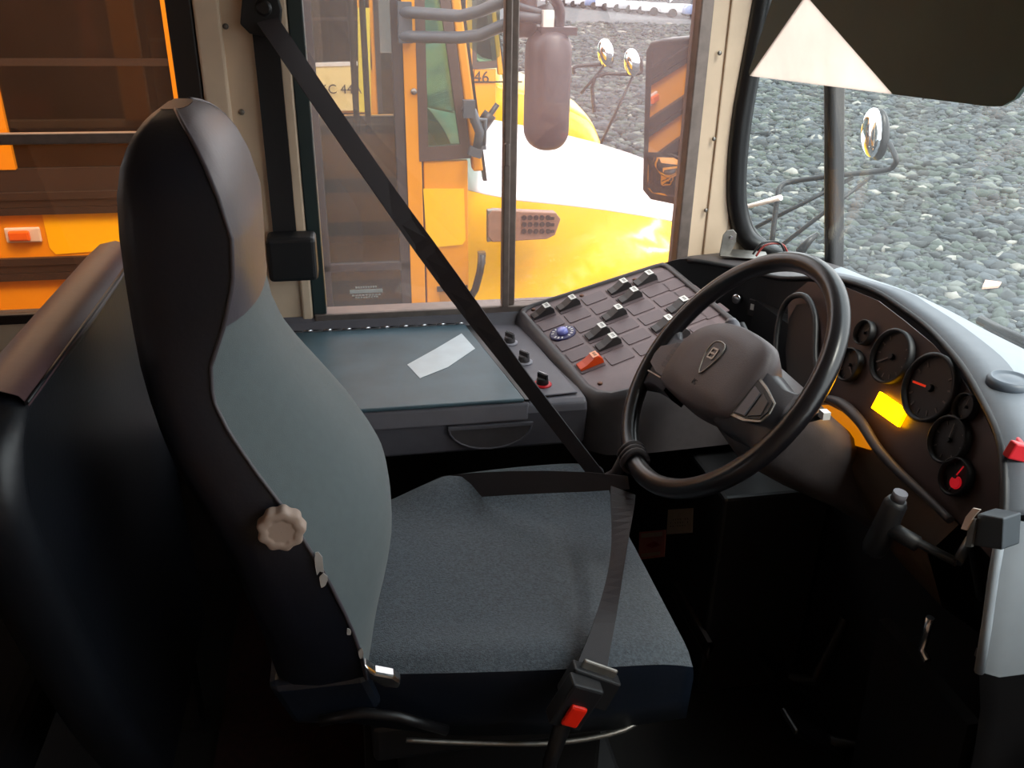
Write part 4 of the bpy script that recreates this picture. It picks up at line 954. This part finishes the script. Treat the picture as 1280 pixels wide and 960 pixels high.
    for yy in (.28, 2.12):
        b = B(); b.lathe([(.2, -.12), (.46, -.12), (.5, -.06), (.5, .06), (.46, .12), (.2, .12)], (X(-5.5), Y(yy), GZ+.5), (0, 1, 0), TYRE, 28); b.obj('wheel', r)
    return r
bus = school_bus('yellow school bus with white hood parked close beside the driver window', 0, 3.5, WHOOD, 1.0, True)
# louvre plate on the cowl side, lamp, hood latch, wiper linkage of the near bus
b = B(); vp = [at(u, v, Y=3.475) for u, v in ((610, 270), (616, 263), (695, 266), (701, 274), (694, 294), (684, 299), (616, 303), (610, 296))]; b.prism(vp, (0, .05, 0), mat('vent_plate', '#8f6a56', .45, noise=.15)); vt = b.obj('vent_plate', bus, bevel=.004); lab(vt, 'brown vent plate with round holes')
b = B()
for i in range(5):
    for j in range(3): b.lathe([(.011, 0), (.011, .003)], at(655+7.5*i, 272+8.5*j, Y=3.472), (0, -1, 0), RUBBER, 10)
for i in range(3): b.box(at(690, 273+8*i, Y=3.473), (.02, .004, .012), RUBBER)
b.obj('vent_holes', vt)
b = B(); b.prism([at(u, v, Y=3.48) for u, v in ((609, 263), (624, 262), (626, 300), (609, 303))], (0, .03, 0), STEEL); b.obj('side_reflector', bus, bevel=.003)
b = B(); b.tube([at(u, v, Y=3.46) for u, v in ((603, 318), (600, 340), (594, 362), (588, 372))], .016, RUBBER, 8); b.box(at(602, 322, Y=3.465), (.03, .03, .05), STEEL); b.obj('hood_latch', bus)
b = B(); b.tube([at(u, v, Y=3.45) for u, v in ((580, 132), (590, 140), (600, 165), (597, 185))], .020, GREYM, 8); b.tube([at(u, v, Y=3.45) for u, v in ((588, 150), (606, 150), (604, 182))], .012, GREYM, 8); b.box(at(586, 136, Y=3.45), (.045, .04, .065), GREYM); b.box(at(594, 190, Y=3.45), (.05, .04, .035), GREYM, Matrix.Rotation(.3, 3, 'Y')); b.box(at(604, 184, Y=3.45), (.02, .03, .015), GREYM); b.obj('wiper_linkage', bus)
b = B(); b.tube([at(u, v, Y=3.9) for u, v in ((622, 130), (608, 150), (601, 160))], .012, BLACKR, 8); b.tube([at(u, v, Y=3.9) for u, v in ((613, 142), (602, 158))], .03, BLACKR, 8); b.obj('wiper_arm', bus)
for pts in (((529, 236), (580, 236), (582, 300), (578, 306), (534, 310)), ((52, 266), (150, 265), (152, 312), (70, 318), (62, 310))):
    b = B(); b.prism([at(u, v, Y=3.487 if pts[0][0] > 400 else 3.497) for u, v in pts], (0, .003, 0), YEL2); lab(b.obj('brighter_patch', bus), 'added brighter yellow patch')  # added brighter yellow patches, laid over the side panels
# door mirror assembly of the near bus
b = B()
p = at(506, 28, Y=3.46); b.box(p, (.05, .06, .14), GREYM)
for v in (15, 45): b.tube([at(500, v, Y=3.45), at(520, v+1, Y=3.42), at(575, v+2 if v > 30 else v+5, Y=3.28), at(600, v-1, Y=3.22), at(640, v-18, Y=3.12), at(690, v-34, Y=3.02)], .021, GREYM, 10)
ma = b.obj('mirror_arm', bus)
b = B(); b.tube([at(u, v, Y=3.0) for u, v in ((640, 20), (662, 22), (690, 24))], .018, GREYM, 8); b.tube([at(u, v, Y=3.0) for u, v in ((640, 5), (665, 12), (684, 19))], .011, GREYM, 8)
b.tube(catmull([at(u, v, Y=3.0) for u, v in ((668, -18), (688, -6), (699, 10), (699, 30), (697, 50))], 4), .018, MIRB, 10); b.box(at(684, 23, Y=2.985), (.035, .05, .05), WHITEP); b.obj('mirror_bracket', bus)
b = B(); mc_ = at(686, 114, Y=3.0); hw_, hh_ = .076, .198; rows = []
for yy, s_ in ((.06, .96), (.03, 1.0), (-.005, .97), (-.04, .86), (-.062, .62), (-.070, .3), (-.072, .01)):
    rows.append([mc_+V((x*s_, yy, z*(s_*.35+.65) if s_ > .3 else z*s_)) for x, z in rrect(2*hw_, 2*hh_, .066, 6)])
b.grid(rows, MIRB, closed_u=True); b.box(mc_+V((.02, 0, .19)), (.12, .08, .025), MIRB); mh = b.obj('mirror_head', bus); lab(mh, 'rounded black back of a hanging mirror')
b = B(); b.prism([mc_+V((x, .058, z)) for x, z in rrect(2*hw_*.9, 2*hh_*.9, .05, 6)], (0, .006, 0), MIRROR); b.obj('mirror_glass', mh)
b = B(); rows = []
mc2 = at(655, 8, Y=3.05)
for yy, s_ in ((.05, .95), (.02, 1), (-.03, .9), (-.05, .6), (-.055, .01)): rows.append([mc2+V((x*s_, yy, z*s_)) for x, z in rrect(.085, .2, .03, 5)])
b.grid(rows, MIRB, closed_u=True); b.obj('mirror_head', bus)
text('lettering', 'S', .10, at(90, 357, Y=3.497), (1, 0, 0), (0, 0, 1), INK, bus)
# the bus beyond
bus3 = school_bus('yellow school bus with yellow hood parked beyond the nearer bus', .76, 7.4, YEL2, .62, False)
text('number', '46', .13, at(602, 97, Y=7.38), (1, 0, 0), (0, 0, 1), INK, bus3, align='CENTER')
b = B(); b.prism([at(u, v, Y=7.36) for u, v in ((380, 83), (446, 81), (447, 138), (380, 140))], (0, .03, 0), mat('overexposed_yellow', '#f3dc9a', .4)); b.prism([at(u, v, Y=7.355) for u, v in ((380, 79), (447, 77), (447, 82), (380, 84))], (0, .03, 0), WHITEP); lab(b.obj('overexposed_panel', bus3), 'yellow side panel paled as if overexposed')  # overexposure of the yellow side painted in as a pale panel
b = B(); b.prism([at(u, v, Y=7.35) for u, v in ((447, 10), (462, 10), (464, 140), (449, 140))], (0, .03, 0), mat('pale_yellow_post', '#e6d24a', .4)); b.obj('side_post', bus3)
text('lettering', '66C 44A', .10, at(423, 112, Y=7.35), (1, 0, 0), (0, 0, 1), INK, bus3)
b = B(); b.prism([at(u, v, Y=7.385) for u, v in ((584, -40), (625, -40), (625, 70), (618, 76), (603, 72), (588, 60), (584, 45))], (0, .02, 0), G_NBG); b.prism([at(u, v, Y=7.40) for u, v in ((584, -40), (625, -40), (625, 70), (618, 76), (603, 72), (588, 60), (584, 45))], (0, .02, 0), BUSDARK); b.obj('corner_window', bus3)
b = B(); b.box2((1.0, 7.385, .64), (1.45, 7.40, .652), BLACKR); b.box2((1.30, 7.385, -.2), (1.312, 7.40, .65), BLACKR); b.obj('panel_seam', bus3)
for (mu, mv, pts) in ((757, 66, ((718, 92), (720, 83), (757, 80), (765, 76), (763, 64))), (790, 78, ((743, 140), (744, 96), (792, 93), (802, 88), (800, 72)))):
    b = B(); b.tube(catmull([at(u, v, Y=7.5) for u, v in pts], 3), .016, BLACKR, 8); b.tube([at(pts[2][0], pts[2][1], Y=7.5), at(pts[0][0]+8, pts[0][1]+40 if mu > 780 else pts[0][1]+25, Y=7.5)], .012, BLACKR, 8); ar_ = b.obj('crossview_mirror', bus3)
    b = B(); b.sphere(at(mu, mv, Y=7.46), (.07, .06, .115), EGG, Matrix.Rotation(-.2, 3, 'Y')); b.obj('mirror_egg', ar_)

# ------------------------------------------------------------------ our own mirrors outside
rm = thing('door_mirror', 'rectangular black framed door mirror seen past the window post', 'mirror', at(834, 260, Y=2.3))
mo = V(at(834, 150, Y=2.30)); mn = (V((-.925, -.37, -.11))).normalized()
def MH(u, v, h=0): return hit(u, v, mo, mn)+mn*h
ol = [MH(u, v) for u, v in ((806, 64), (812, 52), (826, 49), (880, 44), (884, 255), (860, 260), (812, 250), (802, 238))]
b = B(); b.prism(ol, -mn*.05, RUBBER); b.obj('housing', rm, bevel=.008, seg=3)
ul = [MH(u, v, .002) for u, v in ((817, 60), (828, 57), (876, 54), (876, 192), (811, 190))]; ll = [(811, 196), (876, 198), (876, 248), (858, 250), (816, 241), (810, 234)]
b = B(); b.prism(ul, -mn*.001, MIRROR); b.obj('flat_glass', rm)
c0 = MH(842, 222, .004); rows = []
lpt = [MH(u, v, .002) for u, v in ll]; lpt = [lpt[i].lerp(lpt[(i+1) % 6], t) for i in range(6) for t in (0, .25, .5, .75)]
for s_ in (1, .8, .6, .4, .2, .01): rows.append([c0.lerp(p, s_)+mn*(.016*(1-s_*s_)) for p in lpt])
b = B(); b.grid(rows, MIRROR, closed_u=True); b.obj('convex_glass', rm)
b = B(); b.box(MH(842, 193.5, .003), (.012, .14, .006), RUBBER, Matrix.Identity(3)); b.tube([MH(880, 100, -.05), MH(905, 95, -.06)], .014, RUBBER, 8); b.tube([MH(880, 220, -.05), V((.95, 2.03, .95))], .014, RUBBER, 8); b.obj('mirror_arm', rm)
xm = thing('crossview_mirror', 'egg shaped crossview mirror on thin black arms outside the windshield', 'mirror', at(970, 300, X=1.4))
b = B()
b.tube(catmull([at(965, 302, X=1.38), at(972, 246, X=1.40), at(977, 232, X=1.42), at(990, 227, X=1.46), at(1040, 220, X=1.56), at(1105, 213, X=1.70), at(1118, 206, X=1.72), at(1120, 198, X=1.72), at(1112, 180, X=1.73)], 4), .009, BLACKP, 8)
b.tube([at(945, 284, X=1.36), at(1000, 256, X=1.46), at(1066, 222, X=1.62)], .007, BLACKP, 8); b.tube([at(978, 306, X=1.38), at(1040, 258, X=1.52), at(1090, 220, X=1.66)], .007, BLACKP, 8); b.obj('arm', xm)
b = B(); b.tube([at(915, 263, X=1.30), at(950, 254, X=1.37), at(976, 247, X=1.40)], [.006, .008, .010], PAPER, 8); lab(b.obj('taped_arm', xm), 'arm wrapped in cream tape')
b = B(); b.sphere(at(1091, 166, X=1.74), (.035, .048, .082), EGG, Matrix.Rotation(-.30, 3, 'X')); eg = b.obj('mirror_egg', xm)
b = B(); b.sphere(at(1098, 168, X=1.756), (.030, .046, .086), RUBBER, Matrix.Rotation(-.30, 3, 'X')); b.obj('egg_back', xm)
wp = thing('wiper', 'short black wiper pivot standing beside the windshield pillar', 'wiper', at(1010, 310, X=1.08))
b = B(); b.tube([at(1000, 315, X=1.07), at(1012, 300, X=1.10), at(1022, 292, X=1.12)], [.012, .009, .005], RUBBER, 8); q = at(1000, 315, X=1.07); b.tube([q, V((q.x+.005, q.y, .70)), V((1.06, 1.85, .70))], .012, RUBBER, 8); b.obj('pivot', wp)
wq = thing('wiper', 'black windshield wiper blade lying beyond the right end of the dash', 'wiper', at(1260, 420, X=1.10))
b = B(); b.tube([at(1225, 400, X=1.10), at(1255, 415, X=1.10), at(1300, 436, X=1.10)], .009, RUBBER, 8); b.tube([at(1232, 410, X=1.095), at(1300, 446, X=1.095)], .006, RUBBER, 8); q = at(1300, 440, X=1.10); b.tube([q, V((1.105, q.y, .72)), V((1.08, q.y, .70))], .01, RUBBER, 8); b.obj('blade', wq)
# sun visor
vo = V((.72, 1.4, 1.27)); vn = V((-1, 0, -.25)).normalized()
def VP(u, v, h=0): return hit(u, v, vo, vn)+vn*h
vis = thing('sun_visor', 'dark smoked sun visor hanging over the windshield with an added bright triangle', 'sun visor', VP(1100, -200))
o_ = [VP(u, v) for u, v in ((905, -200), (968, 0), (942, 80), (936, 92), (940, 97), (1115, 118), (1235, 133), (1252, 133), (1268, 124), (1285, 100), (1420, -200))]
o_[0] = VP(1005, -200)
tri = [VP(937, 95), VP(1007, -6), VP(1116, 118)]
b = B(); b.prism([VP(968, -10), VP(1007, -6), VP(937, 95), VP(936, 90)], vn*-.006, VISOR)
b.prism([VP(1007, -6), VP(1116, 118), VP(1235, 133), VP(1252, 133), VP(1268, 124), VP(1285, 100), VP(1420, -200), VP(940, -200), VP(968, -10)], vn*-.006, VISOR); b.obj('panel', vis)
b = B(); b.prism(tri, vn*-.003, TRIANG); lab(b.obj('bright_triangle', vis), 'added pale pinkish bright triangle')  # added pale sheet; the visor's bright triangle is built into its colour
b = B(); b.tube([VP(880, -200), VP(1440, -200)], .012, BLACKP, 10); [b.tube([VP(u_, -200), V((VP(u_, -200).x, VP(u_, -200).y, 1.98))], .012, BLACKP, 8) for u_ in (900, 1420)]; b.obj('rod', vis)

# ------------------------------------------------------------------ parked cars far across the yard
def make_car(m, lab_):
    r = thing('car', lab_, 'car', (0, 0, 0), 'cars parked in a row across the yard')
    b = B(); sec = [(-.95, .35), (-.98, .62), (-.95, .9), (.95, .9), (.98, .62), (.95, .35)]
    rows = []
    for y, s_, zt in ((-2.2, .85, .70), (-2.05, .97, .82), (-1.1, 1, .98), (1.4, 1, 1.0), (2.0, .97, .98), (2.2, .88, .8)):
        rows.append([V((x*s_, y, z if z < .6 else (.35+(z-.35)*(zt-.35)/.55))) for x, z in sec])
    b.grid(rows, m, closed_u=True); b.add(rows[0], [tuple(range(6))], m); b.add(rows[-1], [tuple(range(6))], m); b.obj('body', r, bevel=.05)
    b = B(); lo = [V((x, y, .95)) for x, y in ((-.88, -1.0), (.88, -1.0), (.88, 1.7), (-.88, 1.7))]; hi = [V((x, y, 1.45)) for x, y in ((-.68, -.2), (.68, -.2), (.68, 1.2), (-.68, 1.2))]
    b.grid([lo, hi], CARG, closed_u=True, smooth=False); cb = b.obj('cabin_glass', r)
    b = B(); b.prism([q+V((0, 0, 0)) for q in hi], (0, 0, .05), m); b.obj('roof', r, bevel=.03)
    for x in (-.88, .88):
        for y in (-1.35, 1.35):
            b = B(); b.lathe([(.16, -.1), (.33, -.1), (.33, .1), (.16, .1)], (x, y, .33), (1, 0, 0), TYRE, 16); b.obj('wheel', r)
    return r
protos = [make_car(CARW, ''), make_car(CARS, ''), make_car(CARB, '')]
line = [V((24.6, 104, GZ)), V((25.2, 92, GZ)), V((25.9, 79, GZ)), V((26.6, 68, GZ)), V((29.2, 60, GZ))]
lp = catmull(line, 12); spots = [lp[0]]
for p in lp:
    if (p-spots[-1]).length > 2.75: spots.append(p)
spots = spots[:13]
extra = [at(950, 22, Z=GZ)]
cname = {0: 'white', 1: 'silver', 2: 'blue grey'}; used = [0, 0, 0]
word = ['farthest', 'second', 'third', 'fourth', 'fifth', 'sixth', 'seventh', 'eighth', 'ninth', 'tenth', 'eleventh', 'twelfth', 'thirteenth', 'fourteenth', 'fifteenth']
for k, p in enumerate(spots+extra):
    c = (0, 0, 1, 0, 0, 2, 0, 0, 1, 0, 0, 0, 2, 0, 1, 2, 0)[k] if k < 17 else 0
    o = protos[c] if not used[c] else dup(protos[c], p)
    used[c] += 1; o.location = p; o.rotation_euler = (0, 0, 1.35)
    if k < len(spots): o['label'] = '%s parked car, %s from the far left end of the distant row' % (cname[c], word[k])
    else: o['label'] = '%s car parked far away in the corner between windshield gasket and visor' % cname[c]
